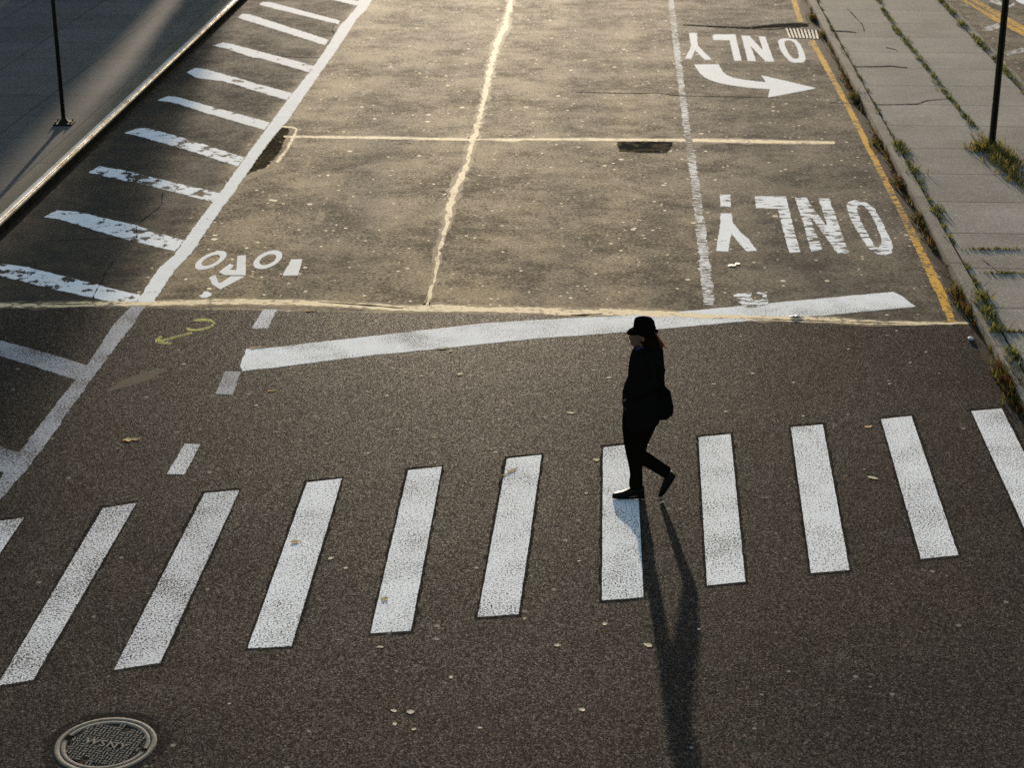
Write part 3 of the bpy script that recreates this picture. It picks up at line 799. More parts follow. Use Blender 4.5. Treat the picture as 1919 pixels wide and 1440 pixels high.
# ================================================================== DRAIN GRATE
gq = [G(1471, 52), G(1533, 56), G(1537, 73), G(1479, 71)]
gc = sum(gq, Vector()) / 4
gr = empty('drain_grate', gc, 'pale iron drain grate with slots in the far gutter corner', 'drain grate')
pit = sheet('pit', [gq], M['iron_dark'], 0.02, 0, 0, parent=gr)
def bilerp(u, v):
    return gq[0] * (1 - u) * (1 - v) + gq[1] * u * (1 - v) + gq[2] * u * v + gq[3] * (1 - u) * v
NB = 9
for k in range(NB):
    u0, u1 = (k + 0.10) / NB, (k + 0.66) / NB
    bm = bmesh.new()
    lo_ = [bilerp(u0, 0.02), bilerp(u1, 0.02), bilerp(u1, 0.98), bilerp(u0, 0.98)]
    ring0 = [bm.verts.new((p.x, p.y, 0.003)) for p in lo_]
    c = sum(lo_, Vector()) / 4
    ring1 = [bm.verts.new((p.x + (c.x - p.x) * 0.12, p.y + (c.y - p.y) * 0.02, 0.008)) for p in lo_]
    for a in range(4):
        bm.faces.new((ring0[a], ring0[(a + 1) % 4], ring1[(a + 1) % 4], ring1[a]))
    bm.faces.new(ring1)
    bmesh.ops.recalc_face_normals(bm, faces=bm.faces[:])
    unparent_space(obj('bar', bm, M['grate']), gr)
# kerb inlet behind the grate
bm = bmesh.new()
ia, ib = G(1541, 52, 0.0), G(1521, 18, 0.0)
pr = [bm.verts.new((p - mn * 0.006).to_tuple()[:2] + (z,)) for p, z in ((G(1524, 14, MZ), 0.01), (G(1551, 62, MZ), 0.01), (G(1551, 62, MZ), MZ - 0.03), (G(1524, 14, MZ), MZ - 0.03))]
bm.faces.new(pr)
unparent_space(obj('inlet_mouth', bm, M['iron_dark']), gr)

# ================================================================== MANHOLE
mc = G(198, 1397)
mh = empty('manhole_cover', mc + Vector((0, 0, -0.008)), 'round cast iron manhole cover with basket weave bars and the letters WSNY', 'manhole cover')
def lathe(prof, n=96):
    bm = bmesh.new(); rings = []
    for i in range(n):
        a = 2 * math.pi * i / n
        rings.append([bm.verts.new((r * math.cos(a), r * math.sin(a), z)) for r, z in prof])
    for i in range(n):
        r0, r1 = rings[i], rings[(i + 1) % n]
        for k in range(len(prof) - 1):
            bm.faces.new((r0[k], r0[k + 1], r1[k + 1], r1[k]))
    bmesh.ops.recalc_face_normals(bm, faces=bm.faces[:])
    return bm
obj('ring', lathe([(0.356, 0.006), (0.352, 0.0125), (0.342, 0.0140), (0.322, 0.0135), (0.316, 0.010), (0.315, 0.003)]), M['iron'], mh, smooth=True)
rim = lathe([(0.310, 0.003), (0.308, 0.0115), (0.302, 0.0135), (0.284, 0.0135), (0.278, 0.011), (0.275, 0.006)])
cov = obj('cover', rim, M['iron'], mh, smooth=True)
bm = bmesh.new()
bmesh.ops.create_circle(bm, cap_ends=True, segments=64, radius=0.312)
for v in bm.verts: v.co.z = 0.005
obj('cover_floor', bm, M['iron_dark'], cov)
ringpts = lambda r0, sd: [mc + Vector((math.cos(a) * r, math.sin(a) * r, 0)) for a, r in ((2 * math.pi * i / 40, r0 * (1 + 0.10 * mnoise.noise(Vector((i * 0.35, sd, 0))))) for i in range(40))]
co_ = sheet('tar_collar', [ringpts(0.44, 1.0), ringpts(0.345, 9.0)], M['collar'], 0.003, 0.02, 0.05)
co_.data.transform(Matrix.Translation(co_.location - mh.location)); co_.location = (0, 0, 0); co_.parent = mh
tb = (G(90 + 1180 / 8.72, 1335 + 600 / 8.72) - G(90 + 690 / 8.72, 1335 + 500 / 8.72))
ang = math.atan2(tb.y, tb.x)
ang = R(-16)
def bar(bm, cx, cy, w, h, z0, z1):
    vs0 = [(cx - w / 2, cy - h / 2), (cx + w / 2, cy - h / 2), (cx + w / 2, cy + h / 2), (cx - w / 2, cy + h / 2)]
    k = 0.7
    a = [bm.verts.new((x, y, z0)) for x, y in vs0]
    b = [bm.verts.new((cx + (x - cx) * (k if w < h else 0.94), cy + (y - cy) * (k if h < w else 0.94), z1)) for x, y in vs0]
    for i in range(4):
        bm.faces.new((a[i], a[(i + 1) % 4], b[(i + 1) % 4], b[i]))
    bm.faces.new(b)
bm = bmesh.new()
P_ = 0.0515
for ix in range(-7, 8):
    for iy in range(-7, 8):
        cx, cy = ix * P_, iy * P_
        if math.hypot(cx, cy) > 0.262: continue
        if abs(cy) < 0.04 and -0.15 < cx < 0.15: continue
        if math.hypot(cx - 0.03, cy - 0.22) < 0.03 or math.hypot(cx + 0.03, cy + 0.22) < 0.03: continue
        for s in (-1, 1):
            if (ix + iy) % 2 == 0:
                x, y, w, h = cx, cy + s * P_ * 0.25, P_ * 0.84, P_ * 0.23
            else:
                x, y, w, h = cx + s * P_ * 0.25, cy, P_ * 0.23, P_ * 0.84
            if math.hypot(x, y) < 0.268:
                bar(bm, x, y, w, h, 0.0055, 0.0135)
bmesh.ops.rotate(bm, verts=bm.verts[:], cent=(0, 0, 0), matrix=Matrix.Rotation(ang, 3, 'Z'))
bmesh.ops.recalc_face_normals(bm, faces=bm.faces[:])
obj('weave_bars', bm, M['iron'], cov)
# slots cut in the rim: dark pads slightly proud
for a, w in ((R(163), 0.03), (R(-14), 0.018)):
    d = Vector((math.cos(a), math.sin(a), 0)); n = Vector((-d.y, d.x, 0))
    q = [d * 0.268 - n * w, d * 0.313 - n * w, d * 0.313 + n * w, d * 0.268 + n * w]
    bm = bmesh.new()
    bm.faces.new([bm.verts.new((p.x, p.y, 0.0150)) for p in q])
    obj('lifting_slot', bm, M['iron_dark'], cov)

fc = bpy.data.curves.new('cover_lettering', 'FONT')
fc.body = 'WSNY'; fc.size = 0.104; fc.extrude = 0.005; fc.align_x = 'CENTER'; fc.align_y = 'CENTER'; fc.space_character = 1.15; fc.offset = 0.0012
to = bpy.data.objects.new('font_source', fc); C.objects.link(to)
dg = bpy.context.evaluated_depsgraph_get()
me = bpy.data.meshes.new_from_object(to.evaluated_get(dg))
bpy.data.objects.remove(to)
me.transform(Matrix.Rotation(ang, 4, 'Z') @ Matrix.Translation((0, 0.0, 0.0115)))
lt = bpy.data.objects.new('lettering', me); C.objects.link(lt); lt.parent = cov
me.materials.clear(); me.materials.append(M['iron'])

# ================================================================== POSTS
def cyl_bm(bm, p0, p1, r0, r1, n=16, caps=True):
    p0, p1 = Vector(p0), Vector(p1)
    d = (p1 - p0).normalized()
    a = d.orthogonal().normalized(); b = d.cross(a)
    A = [bm.verts.new(p0 + (a * math.cos(2 * math.pi * i / n) + b * math.sin(2 * math.pi * i / n)) * r0) for i in range(n)]
    B = [bm.verts.new(p1 + (a * math.cos(2 * math.pi * i / n) + b * math.sin(2 * math.pi * i / n)) * r1) for i in range(n)]
    for i in range(n):
        bm.faces.new((A[i], A[(i + 1) % n], B[(i + 1) % n], B[i]))
    if caps:
        bm.faces.new(list(reversed(A))); bm.faces.new(B)

pb = G(120, 232, KZ)
lp = empty('street_post', pb, 'thin black post on a bolted base plate on the shaded pavement', 'post')
bm = bmesh.new(); cyl_bm(bm, (0, 0, 0.06), (0, 0, 3.9), 0.034, 0.030); obj('pole', bm, M['pole'], lp, smooth=True)
bm = bmesh.new()
bmesh.ops.create_cube(bm, size=1.0)
for v in bm.verts:
    v.co = Vector((v.co.x * 0.30, v.co.y * 0.26, 0.012 + v.co.z * 0.03))
obj('base_plate', bm, M['pole'], lp)
obj('collar', lathe([(0.085, 0.027), (0.075, 0.045), (0.05, 0.075), (0.034, 0.10)], 24), M['pole'], lp, smooth=True)
for sx in (-1, 1):
    for sy in (-1, 1):
        bm = bmesh.new(); cyl_bm(bm, (sx * 0.12, sy * 0.10, 0.02), (sx * 0.12, sy * 0.10, 0.055), 0.014, 0.012, 8)
        obj('bolt', bm, M['iron_dark'], lp)

pb2 = G(1858, 276, MZ)
rp = empty('street_post', pb2, 'dark ribbed post standing in a grass clump on the median', 'post')
bm = bmesh.new()
# ribbed U-channel post
pr = [(-0.062, -0.02), (-0.045, -0.03), (-0.022, -0.03), (-0.016, 0.022), (0.016, 0.022), (0.022, -0.03), (0.045, -0.03), (0.062, -0.02), (0.062, 0.012), (0.034, 0.012), (0.026, 0.045), (-0.026, 0.045), (-0.034, 0.012), (-0.062, 0.012)]
A = [bm.verts.new((x * .8, y * .8, -0.02)) for x, y in pr]; B = [bm.verts.new((x * .8, y * .8, 3.7)) for x, y in pr]
for i in range(len(pr)):
    bm.faces.new((A[i], A[(i + 1) % len(pr)], B[(i + 1) % len(pr)], B[i]))
bm.faces.new(B)
bmesh.ops.recalc_face_normals(bm, faces=bm.faces[:])
obj('pole', bm, M['post'], rp)

# ================================================================== WEEDS
def blade(verts, faces, p, h, w, lean, curl, rng):
    a = rng.uniform(0, 2 * math.pi)
    d = Vector((math.cos(a), math.sin(a), 0)); s = Vector((-d.y, d.x, 0)) * w
    b0 = len(verts)
    p1 = p + d * lean * h * 0.4 + Vector((0, 0, h * 0.6)); p2 = p + d * (lean * h + curl) + Vector((0, 0, h * (1 - curl)))
    verts += [tuple(p - s), tuple(p + s), tuple(p1 - s * 0.8), tuple(p1 + s * 0.8), tuple(p2)]
    faces += [(b0, b0 + 1, b0 + 3, b0 + 2), (b0 + 2, b0 + 3, b0 + 4)]

def weeds(name, clumps, m, seed, label, cat, kind, base=None):
    """clumps = (point, spread along, spread across, blades, height)"""
    rng = random.Random(seed)
    verts, faces = [], []
    for p, sa, sc, n, h in clumps:
        for _ in range(n):
            q = p + ST * rng.gauss(0, sa) + SN * rng.gauss(0, sc)
            q.z = p.z
            blade(verts, faces, q, h * rng.uniform(0.3, 1.1), rng.uniform(0.004, 0.012), rng.uniform(0.1, 1.1), rng.uniform(0, 0.25) * h, rng)
    o = obj(name, (verts, [], faces), m)
    rebase(o, base or clumps[0][0])
    return tag(o, label, cat, kind=kind)

def along(pts, z, step, sa, sc, n, h, rng, drop=0.3, hv=0.5):
    out = []
    W = [G(x, y, z) for x, y in pts]
    for a, b in zip(W, W[1:]):
        L = (b - a).length
        k = max(1, int(L / step))
        for j in range(k):
            if rng.random() < drop: continue
            f = rng.uniform(0.3, 1.7)
            out.append((a + (b - a) * ((j + rng.random()) / k), sa, sc * rng.uniform(0.5, 1.3), int(n * f), h * rng.uniform(1 - hv, 1 + hv)))
    return out
rg = random.Random(5)
gut = [(1512, -4), (1537, 40), (1560, 88), (1583, 133), (1606, 180), (1630, 225), (1662, 288), (1690, 345), (1720, 395), (1752, 455), (1786, 515), (1812, 565), (1838, 615), (1850, 648)]
cl = along(gut, 0.0, 0.22, 0.12, 0.05, 24, 0.075, rg, 0.25, 0.8)
for x, y, n, h in ((1525, 35, 130, .15), (1548, 68, 130, .13), (1592, 150, 100, .11), (1606, 188, 130, .17), (1625, 205, 90, .13), (1650, 270, 80, .10), (1690, 348, 120, .13), (1730, 415, 130, .13), (1758, 460, 90, .11), (1803, 555, 140, .14), (1828, 590, 150, .17)):
    cl.append((G(x, y), 0.16, 0.07, n, h))
weeds('gutter_weeds', cl, M['weed_red'], 1, 'autumn coloured weeds growing along the gutter of the median', 'weeds', 'stuff')
cl = along([(1852, 652), (1862, 668), (1872, 690), (1882, 712)], 0, 0.2, 0.08, 0.03, 18, 0.09, rg, 0.4)
for x, y, n, h in ((1884, 704, 150, .16), (1890, 716, 190, .17), (1896, 728, 160, .16), (1903, 738, 200, .17), (1911, 752, 170, .15), (1920, 766, 120, .12)):
    cl.append((G(x, y), 0.14, 0.05, n, h))
weeds('gutter_weeds', cl, M['weed_red'], 2, 'thick weed patch against the kerb near the last crosswalk stripe', 'weeds', 'stuff')
kj = [(1530, -4), (1559, 56), (1599, 125), (1639, 197), (1681, 272), (1731, 357), (1770, 428), (1800, 480), (1834, 540), (1854, 577), (1881, 628), (1908, 682), (1930, 725)]
cl = along(kj, MZ - 0.02, 0.18, 0.09, 0.022, 20, 0.055, rg, 0.28)
for x, y, n in ((1684, 272, 90), (1693, 285, 90), (1712, 322, 60), (1758, 395, 60), (1852, 590, 110), (1842, 560, 110), (1868, 615, 90), (1900, 668, 90)):
    cl.append((G(x, y, MZ - 0.01), 0.12, 0.05, n, 0.09))
weeds('joint_weeds', cl, M['weed_green'], 3, 'low weeds filling the joint behind the near median kerb', 'weeds', 'stuff')
cj = [(1644, -4), (1660, 25), (1679, 55), (1700, 82), (1721, 107), (1748, 142), (1776, 180), (1811, 222), (1839, 257), (1858, 277), (1876, 300), (1898, 328), (1925, 362)]
cl = along(cj, MZ - 0.005, 0.2, 0.11, 0.035, 22, 0.06, rg, 0.22)
weeds('joint_weeds', cl, M['weed_green'], 4, 'line of weeds along the middle joint of the median pavement', 'weeds', 'stuff')
fj = [(1762, -2), (1800, 42), (1840, 84), (1880, 128), (1925, 178)]
cl = along(fj, MZ - 0.005, 0.2, 0.12, 0.05, 24, 0.07, rg, 0.15)
weeds('joint_weeds', cl, M['weed_green'], 6, 'line of weeds inside the far kerb of the median', 'weeds', 'stuff')
# small tufts of the transverse joints
cl = []
for y, x0, x1, n in ((467, 1812, 1919, 10), (512, 1850, 1919, 7), (622, 1885, 1919, 5)):
    for k in range(n):
        cl.append((G(rg.uniform(x0, x1), y, MZ - 0.004), 0.02, 0.08, 14, 0.035))
weeds('joint_weeds', cl, M['weed_green'], 7, 'sparse tufts in the cross joints at the right frame edge', 'weeds', 'stuff')
cl = []
for dx, dy, n, h, s in ((0, 0, 110, .18, .12), (-20, -1, 90, .09, .14), (-8, -8, 90, .15, .12), (12, 10, 110, .15, .18), (24, 18, 90, .13, .16), (34, 22, 90, .14, .16), (26, 30, 110, .16, .14), (36, 44, 90, .14, .12), (-26, 0, 70, .12, .12), (46, 58, 60, .12, .1)):
    cl.append((G(1858 + dx, 280 + dy, MZ - 0.005), s, s * 0.75, n, h))
weeds('grass_clump', cl, M['weed_gold'], 8, 'bushy clump of dry green grass around the foot of the dark post', 'grass clump', None)

# ================================================================== LEAVES AND LITTER
def leaf_mesh(name, m, L, W, n=7, curl=0.25, seed=0):
    rng = random.Random(seed)
    bm = bmesh.new()
    rows = []
    for i in range(n + 1):
        u = i / n
        w = W * (math.sin(math.pi * (u ** 0.8)) ** 0.8 + 0.03) * rng.uniform(0.55, 1.25)
        zc = 0.001 + curl * L * 0.10 * (u - 0.45) ** 2 * 4
        rows.append([bm.verts.new((L * (u - 0.5) + rng.uniform(-.06, .06) * L, s * w * rng.uniform(.7, 1.2) + rng.uniform(-.2, .2) * W, zc + abs(s) * w * 0.08)) for s in (-1, -0.5, 0, 0.5, 1)])
    for a, b in zip(rows, rows[1:]):
        for k in range(4):
            bm.faces.new((a[k], b[k], b[k + 1], a[k + 1]))
    return obj(name, bm, m, smooth=True)
proto = [leaf_mesh('fallen_leaf', M['leaf'], 0.075, 0.022, seed=1), leaf_mesh('fallen_leaf', M['leaf'], 0.06, 0.026, seed=2), leaf_mesh('fallen_leaf', M['leaf'], 0.055, 0.018, seed=3)]
spots = [(1070, 774, 1.5), (1117, 862, 1.35), (1099, 925, 1), (1214, 1210, 1.3), (1045, 1210, 1), (713, 1213, 1.2), (738, 1333, .9), (770, 1335, 1.2), (1337, 720, 1.2), (1141, 708, 1.2), (1113, 694, .9),
         (1213, 834, 1.2), (862, 701, 1.6), (880, 704, .8), (1151, 728, .7), (620, 1047, 1), (648, 1065, .8), (812, 820, 1), (929, 848, .8), (1022, 783, .7), (1085, 1052, .9), (552, 1015, 1.2), (720, 1122, 1.2),
         (815, 867, .7), (1240, 942, .8), (1133, 1170, .9), (983, 1160, .8), (845, 1270, .8), (1090, 1331, 1), (776, 1368, .9), (740, 1358, .8), (893, 1065, .7), (1180, 770, .8), (1410, 700, .9), (1487, 717, .7), (1667, 720, .9),
         (1735, 660, .6), (1706, 680, .7), (1760, 700, .7), (1360, 772, .8), (1505, 780, .7), (1620, 880, .6), (1680, 620, .7), (1388, 630, .7), (1450, 640, .6), (1590, 655, .7), (480, 760, .8), (650, 775, .8), (725, 742, .9), (790, 705, 1),
         (905, 690, .9), (690, 850, .7), (1310, 1180, .6), (430, 1320, .6), (900, 1365, .6),
         (345, 683, 1), (335, 657, .8), (240, 630, .5), (1720, 590, .6), (690, 735, .8), (745, 805, .7), (880, 790, .7), (790, 780, .6)]
rl_ = random.Random(9)
first = [True, True, True]
for k, (x, y, s) in enumerate(spots):
    j = k % 3
    o = proto[j]
    if not first[j]:
        o = o.copy(); C.objects.link(o)
    first[j] = False
    o.location = G(x, y) + Vector((0, 0, 0.001))
    o.rotation_euler = (0, 0, rl_.uniform(0, 6.28)); o.scale = (s * .85, s * .85, s * .5)
    tag(o, 'small pale dry leaf scrap lying on the dark asphalt', 'leaf', 'pale leaf scraps on the near asphalt')
def big_leaf(x, y, L, W, m, rot, label, z=0.010, seed=4, curl=0.3):
    o = leaf_mesh('fallen_leaf', M[m], L, W, n=9, curl=curl, seed=seed)
    o.location = G(x, y) + Vector((0, 0, z * 0.2)); o.rotation_euler = (0, 0, rot)
    return tag(o, label, 'leaf')
big_leaf(1628, 800, 0.085, 0.034, 'leaf_tan', 0.3, 'round tan leaf on the asphalt left of a crosswalk stripe', 0.004)
big_leaf(1636, 896, 0.10, 0.034, 'leaf', 2.6, 'pale oval leaf halfway between two crosswalk stripes', 0.004, 5)
big_leaf(962, 882, 0.16, 0.022, 'leaf_tan', 0.9, 'long tan leaf lying across a crosswalk stripe', 0.011, 6)
big_leaf(948, 890, 0.09, 0.014, 'leaf_tan', 0.7, 'thin tan leaf stem beside the long leaf on the stripe', 0.011, 6)
big_leaf(247, 824, 0.17, 0.045, 'leaf_tan', 0.15, 'large curled tan leaf above the left crosswalk stripes', 0.004, 7)
big_leaf(474, 652, 0.085, 0.045, 'leaf_tan', 1.2, 'brown round leaf on the left end of the stop line, left of a pair', 0.010, 8)
big_leaf(489, 651, 0.085, 0.045, 'leaf_tan', 0.9, 'brown round leaf on the left end of the stop line, right of a pair', 0.010, 9)
big_leaf(830, 653, 0.13, 0.03, 'leaf', 0.2, 'yellowish leaf on the lower edge of the stop line', 0.010, 10)
big_leaf(845, 658, 0.07, 0.02, 'leaf', 1.2, 'little yellowish leaf just under the stop line', 0.010, 10)
big_leaf(555, 1017, 0.09, 0.03, 'leaf_tan', 0.4, 'tan leaf on the fourth crosswalk stripe from the left', 0.012, 11)
big_leaf(722, 1124, 0.08, 0.03, 'leaf_tan', 1.0, 'tan leaf near the lower end of a crosswalk stripe', 0.012, 12)
big_leaf(510, 733, 0.11, 0.022, 'leaf_tan', 0.1, 'reddish brown leaf on the asphalt below the stop line', 0.004, 13)
big_leaf(582, 582, 0.13, 0.04, 'leaf_tan', 0.05, 'tan leaf on the asphalt just below the sandy joint', 0.004, 14)
def litter(x, y, L, W, h, rgb, label, name):
    rng = random.Random(int(x))
    bm = bmesh.new(); bmesh.ops.create_icosphere(bm, subdivisions=2, radius=1)
    for v in bm.verts:
        k = 1 + rng.uniform(-0.25, 0.25)
        v.co = Vector((v.co.x * L * k, v.co.y * W * k, max(0, (v.co.z + 0.7)) * h * k * 0.6))
    o = obj(name, bm, simple(name + '_material', rgb, 0.4, var=0.4, scale=60))
    o.location = G(x, y) + Vector((0, 0, 0.004))
    return tag(o, label, 'litter')
litter(1819, 637, 0.035, 0.028, 0.03, (0.45, 0.52, 0.58), 'crumpled bluish scrap of litter near the median kerb', 'litter_scrap')
litter(1492, 595, 0.075, 0.028, 0.016, (0.14, 0.14, 0.15), 'dark flattened can on the sandy joint by the stop line', 'crushed_can')
litter(1372, 498, 0.05, 0.035, 0.004, (0.5, 0.48, 0.42), 'white torn paper scrap on the lane below the near word', 'paper_scrap')
litter(1383, 495, 0.035, 0.03, 0.004, (0.5, 0.48, 0.42), 'smaller white paper scrap beside a torn one', 'paper_scrap')

# ================================================================== PERSON
Yp = G(1195, 934).y
def PP(x, y, dy=0.0):
    return PV(x, y, Yp + dy)
MP = (PP(1201, 800) - PP(1200, 800)).x       # metres per photo pixel

def tube(bm, path, n=14, flat=1.0):
    """path = (Vector, ry in profile plane, rx across (Y)); closed blob tube"""
    rings = []
    K = len(path)
    for i, (p, ra, rb) in enumerate(path):
        a = path[max(0, i - 1)][0]; b = path[min(K - 1, i + 1)][0]
        d = (b - a).normalized()
        e2 = Vector((0, 1, 0)); e2 = (e2 - d * e2.dot(d)).normalized(); e1 = d.cross(e2)
        rings.append([bm.verts.new(p + e1 * math.cos(2 * math.pi * k / n) * ra + e2 * math.sin(2 * math.pi * k / n) * rb) for k in range(n)])
    for r0, r1 in zip(rings, rings[1:]):
        for k in range(n):
            bm.faces.new((r0[k], r0[(k + 1) % n], r1[(k + 1) % n], r1[k]))
    bm.faces.new(list(reversed(rings[0]))); bm.faces.new(rings[-1])

def ellipsoid(bm, c, rx, ry, rz, rot=0.0, seg=16):
    r = bmesh.ops.create_uvsphere(bm, u_segments=seg, v_segments=seg // 2 + 2, radius=1)
    mtx = Matrix.Translation(c) @ Matrix.Rotation(rot, 4, 'Y') @ Matrix.Diagonal((rx, ry, rz, 1))
    bmesh.ops.transform(bm, matrix=mtx, verts=r['verts'])

def fused(name, bm, m, parent, voxel, smooth=4, world_parent=None):
    bmesh.ops.recalc_face_normals(bm, faces=bm.faces[:])
    o = obj(name, bm, m)
    r = o.modifiers.new('r', 'REMESH'); r.mode = 'VOXEL'; r.voxel_size = voxel
    s = o.modifiers.new('s', 'SMOOTH'); s.factor = 0.5; s.iterations = smooth
    dg = bpy.context.evaluated_depsgraph_get()
    me = bpy.data.meshes.new_from_object(o.evaluated_get(dg))
    o.modifiers.clear(); old = o.data; o.data = me; bpy.data.meshes.remove(old)
    me.name = name
    me.polygons.foreach_set('use_smooth', [True] * len(me.polygons))
    if not me.materials: me.materials.append(m)
    if parent is not None: unparent_space(o, parent)
    return o

base = Vector((PP(1195, 934).x, Yp, 0))
ms = MP
# body (skin): head, neck, torso, arms with hands, legs with feet, fused to one surface
bm = bmesh.new()
hc = PP(1205, 625)
ellipsoid(bm, hc, 0.088, 0.074, 0.094)
ellipsoid(bm, PP(1193.5, 637), 0.055, 0.055, 0.062, 0.25)
ellipsoid(bm, PP(1190, 630), 0.045, 0.058, 0.06)
tube(bm, [(PP(1183.5, 624), 0.010, 0.010), (PP(1181.2, 630), 0.013, 0.013), (PP(1180.2, 633.2), 0.012, 0.015), (PP(1184, 635.5), 0.008, 0.012)])
ellipsoid(bm, PP(1183.0, 639.0), 0.011, 0.022, 0.007); ellipsoid(bm, PP(1183.4, 641.8), 0.011, 0.019, 0.007)
ellipsoid(bm, PP(1185.5, 645.5), 0.018, 0.022, 0.016)
for s in (-1, 1):
    ellipsoid(bm, PP(1205, 630) + Vector((0, s * 0.074, 0)), 0.020, 0.010, 0.032, 0.2)
tube(bm, [(PP(1205, 640), 0.058, 0.056), (PP(1208, 650), 0.056, 0.056), (PP(1211, 660), 0.065, 0.08)])
tube(bm, [(PP(1211, 657), 0.07, 0.12), (PP(1212, 668), 0.10, 0.165), (PP(1211, 700), 0.11, 0.15), (PP(1207, 735), 0.11, 0.14), (PP(1204, 765), 0.115, 0.155), (PP(1202, 785), 0.10, 0.15)])
def leg(pts):
    tube(bm, [(PP(x, y, d), r, r) for x, y, d, r in pts])
leg([(1198, 776, -.06, .085), (1188, 812, -.04, .07), (1187, 848, -.02, .052), (1192, 880, -.01, .046), (1193, 905, 0, .036), (1192, 924, 0, .034)])
leg([(1206, 778, .07, .085), (1199, 815, .06, .07), (1197, 850, .04, .052), (1225, 868, .03, .046), (1252, 888, .02, .036), (1256, 893, .02, .034)])
tube(bm, [(PP(1198, 926), .035, .034), (PP(1180, 929), .028, .036), (PP(1160, 931), .018, .03)])
tube(bm, [(PP(1258, 890, .02), .035, .034), (PP(1250, 908, .02), .028, .036), (PP(1241, 924, .02), .018, .03)])
def arm(dy, pts):
    tube(bm, [(PP(x, y, d * dy), r, r) for x, y, d, r in pts])
arm(-1, [(1224, 668, .17, .052), (1231, 692, .21, .044), (1229, 716, .225, .038), (1205, 731, .20, .034), (1185, 742, .12, .026)])
arm(1, [(1216, 668, .17, .052), (1215, 692, .21, .044), (1212, 716, .225, .038), (1194, 731, .17, .034), (1181, 741, .10, .026)])
def hand(dy, wx, wy, d0):
    w = PP(wx, wy, d0 * dy)
    f = Vector((-0.20, 0.22 * -dy, -0.95)).normalized()         # pointing direction of the hand
    side = Vector((0, 1, 0)) * dy                                   # thumb side is towards the body front
    palmn = Vector((0, -dy, 0))
    fw = (Vector((-0.97, 0, 0.2))).normalized()                    # across the knuckles, upper edge = thumb side
    tube(bm, [(w, .024, .017), (w + f * .035, .036, .015), (w + f * .085, .040, .014)])
    kn = w + f * .088
    for i, (L, r) in enumerate(((.070, .0088), (.078, .0090), (.072, .0086), (.058, .0078))):
        b = kn + fw * (.030 - .020 * i)
        c1 = b + f * (L * .45) + palmn * -0.006
        c2 = c1 + (f * .75 + palmn * -.75).normalized() * (L * .33)
        c3 = c2 + (f * .25 + palmn * -1.0).normalized() * (L * .26)
        tube(bm, [(b - f * .02, r, r), (b, r, r), (c1, r * .95, r * .95), (c2, r * .85, r * .85), (c3, r * .7, r * .7)], 10)
    tb0 = w + f * .03 + fw * .028
    tube(bm, [(tb0, .012, .012), (tb0 + (f * .7 + fw * .6).normalized() * .035, .0105, .0105), (tb0 + (f * .8 + fw * .55).normalized() * .060 + palmn * -.008, .0085, .0085)], 10)
hand(-1, 1185, 742, .12)
hand(1, 1181, 741, .10)
person = fused('person', bm, M['skin'], None, 0.0065, 3)
rebase(person, base)
tag(person, 'person in black coat, trousers and brimmed hat, long hair, striding left over the crosswalk', 'person')

# eyes and brows
for s in (-1, 1):
    bm = bmesh.new(); ellipsoid(bm, PP(1184.6, 628.5) + Vector((0, s * 0.030, 0)), 0.008, 0.012, 0.007)
    unparent_space(obj('eye', bm, M['eye'], smooth=True), person)

# coat
bm = bmesh.new()
prof = [(652, 1195, 1225, .075), (656, 1189, 1236, .15), (662, 1184.5, 1241.5, .205), (672, 1181, 1243.5, .215), (682, 1179.5, 1244.5, .215), (697, 1177.5, 1244, .205), (711, 1176.5, 1245, .20), (722, 1171, 1246, .20), (738, 1166.5, 1245, .205), (755, 1166.5, 1243, .215), (770, 1168, 1240, .22), (786, 1166.5, 1236, .22), (794, 1167, 1227, .205)]
rings = []
n = 28
for y, xf, xb, hw in prof:
    c = PP((xf + xb) / 2, y); a = (xb - xf) / 2 * ms
    ring = []
    for k in range(n):
        th = 2 * math.pi * k / n
        cx, sx = math.cos(th), math.sin(th)
        ring.append(bm.verts.new(c + Vector((math.copysign(abs(cx) ** 0.85, cx) * a, math.copysign(abs(sx) ** 0.85, sx) * hw, 0))))
    rings.append(ring)
for r0, r1 in zip(rings, rings[1:]):
    for k in range(n):
        bm.faces.new((r0[k], r0[(k + 1) % n], r1[(k + 1) % n], r1[k]))
bm.faces.new(list(reversed(rings[0]))); bm.faces.new(rings[-1])
def sleeve(dy, pts):
    tube(bm, [(PP(x, y, d * dy), r, r) for x, y, d, r in pts])
sleeve(-1, [(1222, 664, .15, .070), (1228, 676, .20, .072), (1233, 695, .225, .066), (1231, 716, .24, .064), (1214, 727, .235, .058), (1197, 735, .21, .052), (1181, 743, .17, .047)])
sleeve(1, [(1214, 664, .15, .070), (1217, 676, .20, .072), (1216, 695, .225, .066), (1213, 716, .24, .064), (1199, 727, .21, .058), (1186, 735, .17, .052), (1175.5, 741, .135, .047)])
# collar and lapels, pocket flap, folds at the hem
tube(bm, [(PP(1188, 655), .012, .07), (PP(1200, 652.5), .018, .085), (PP(1216, 651), .020, .09), (PP(1228, 655), .018, .08)])
tube(bm, [(PP(1186, 742, -.20), .012, .012), (PP(1206, 744, -.225), .012, .012)])
coat = fused('coat', bm, M['coat'], person, 0.009, 3)
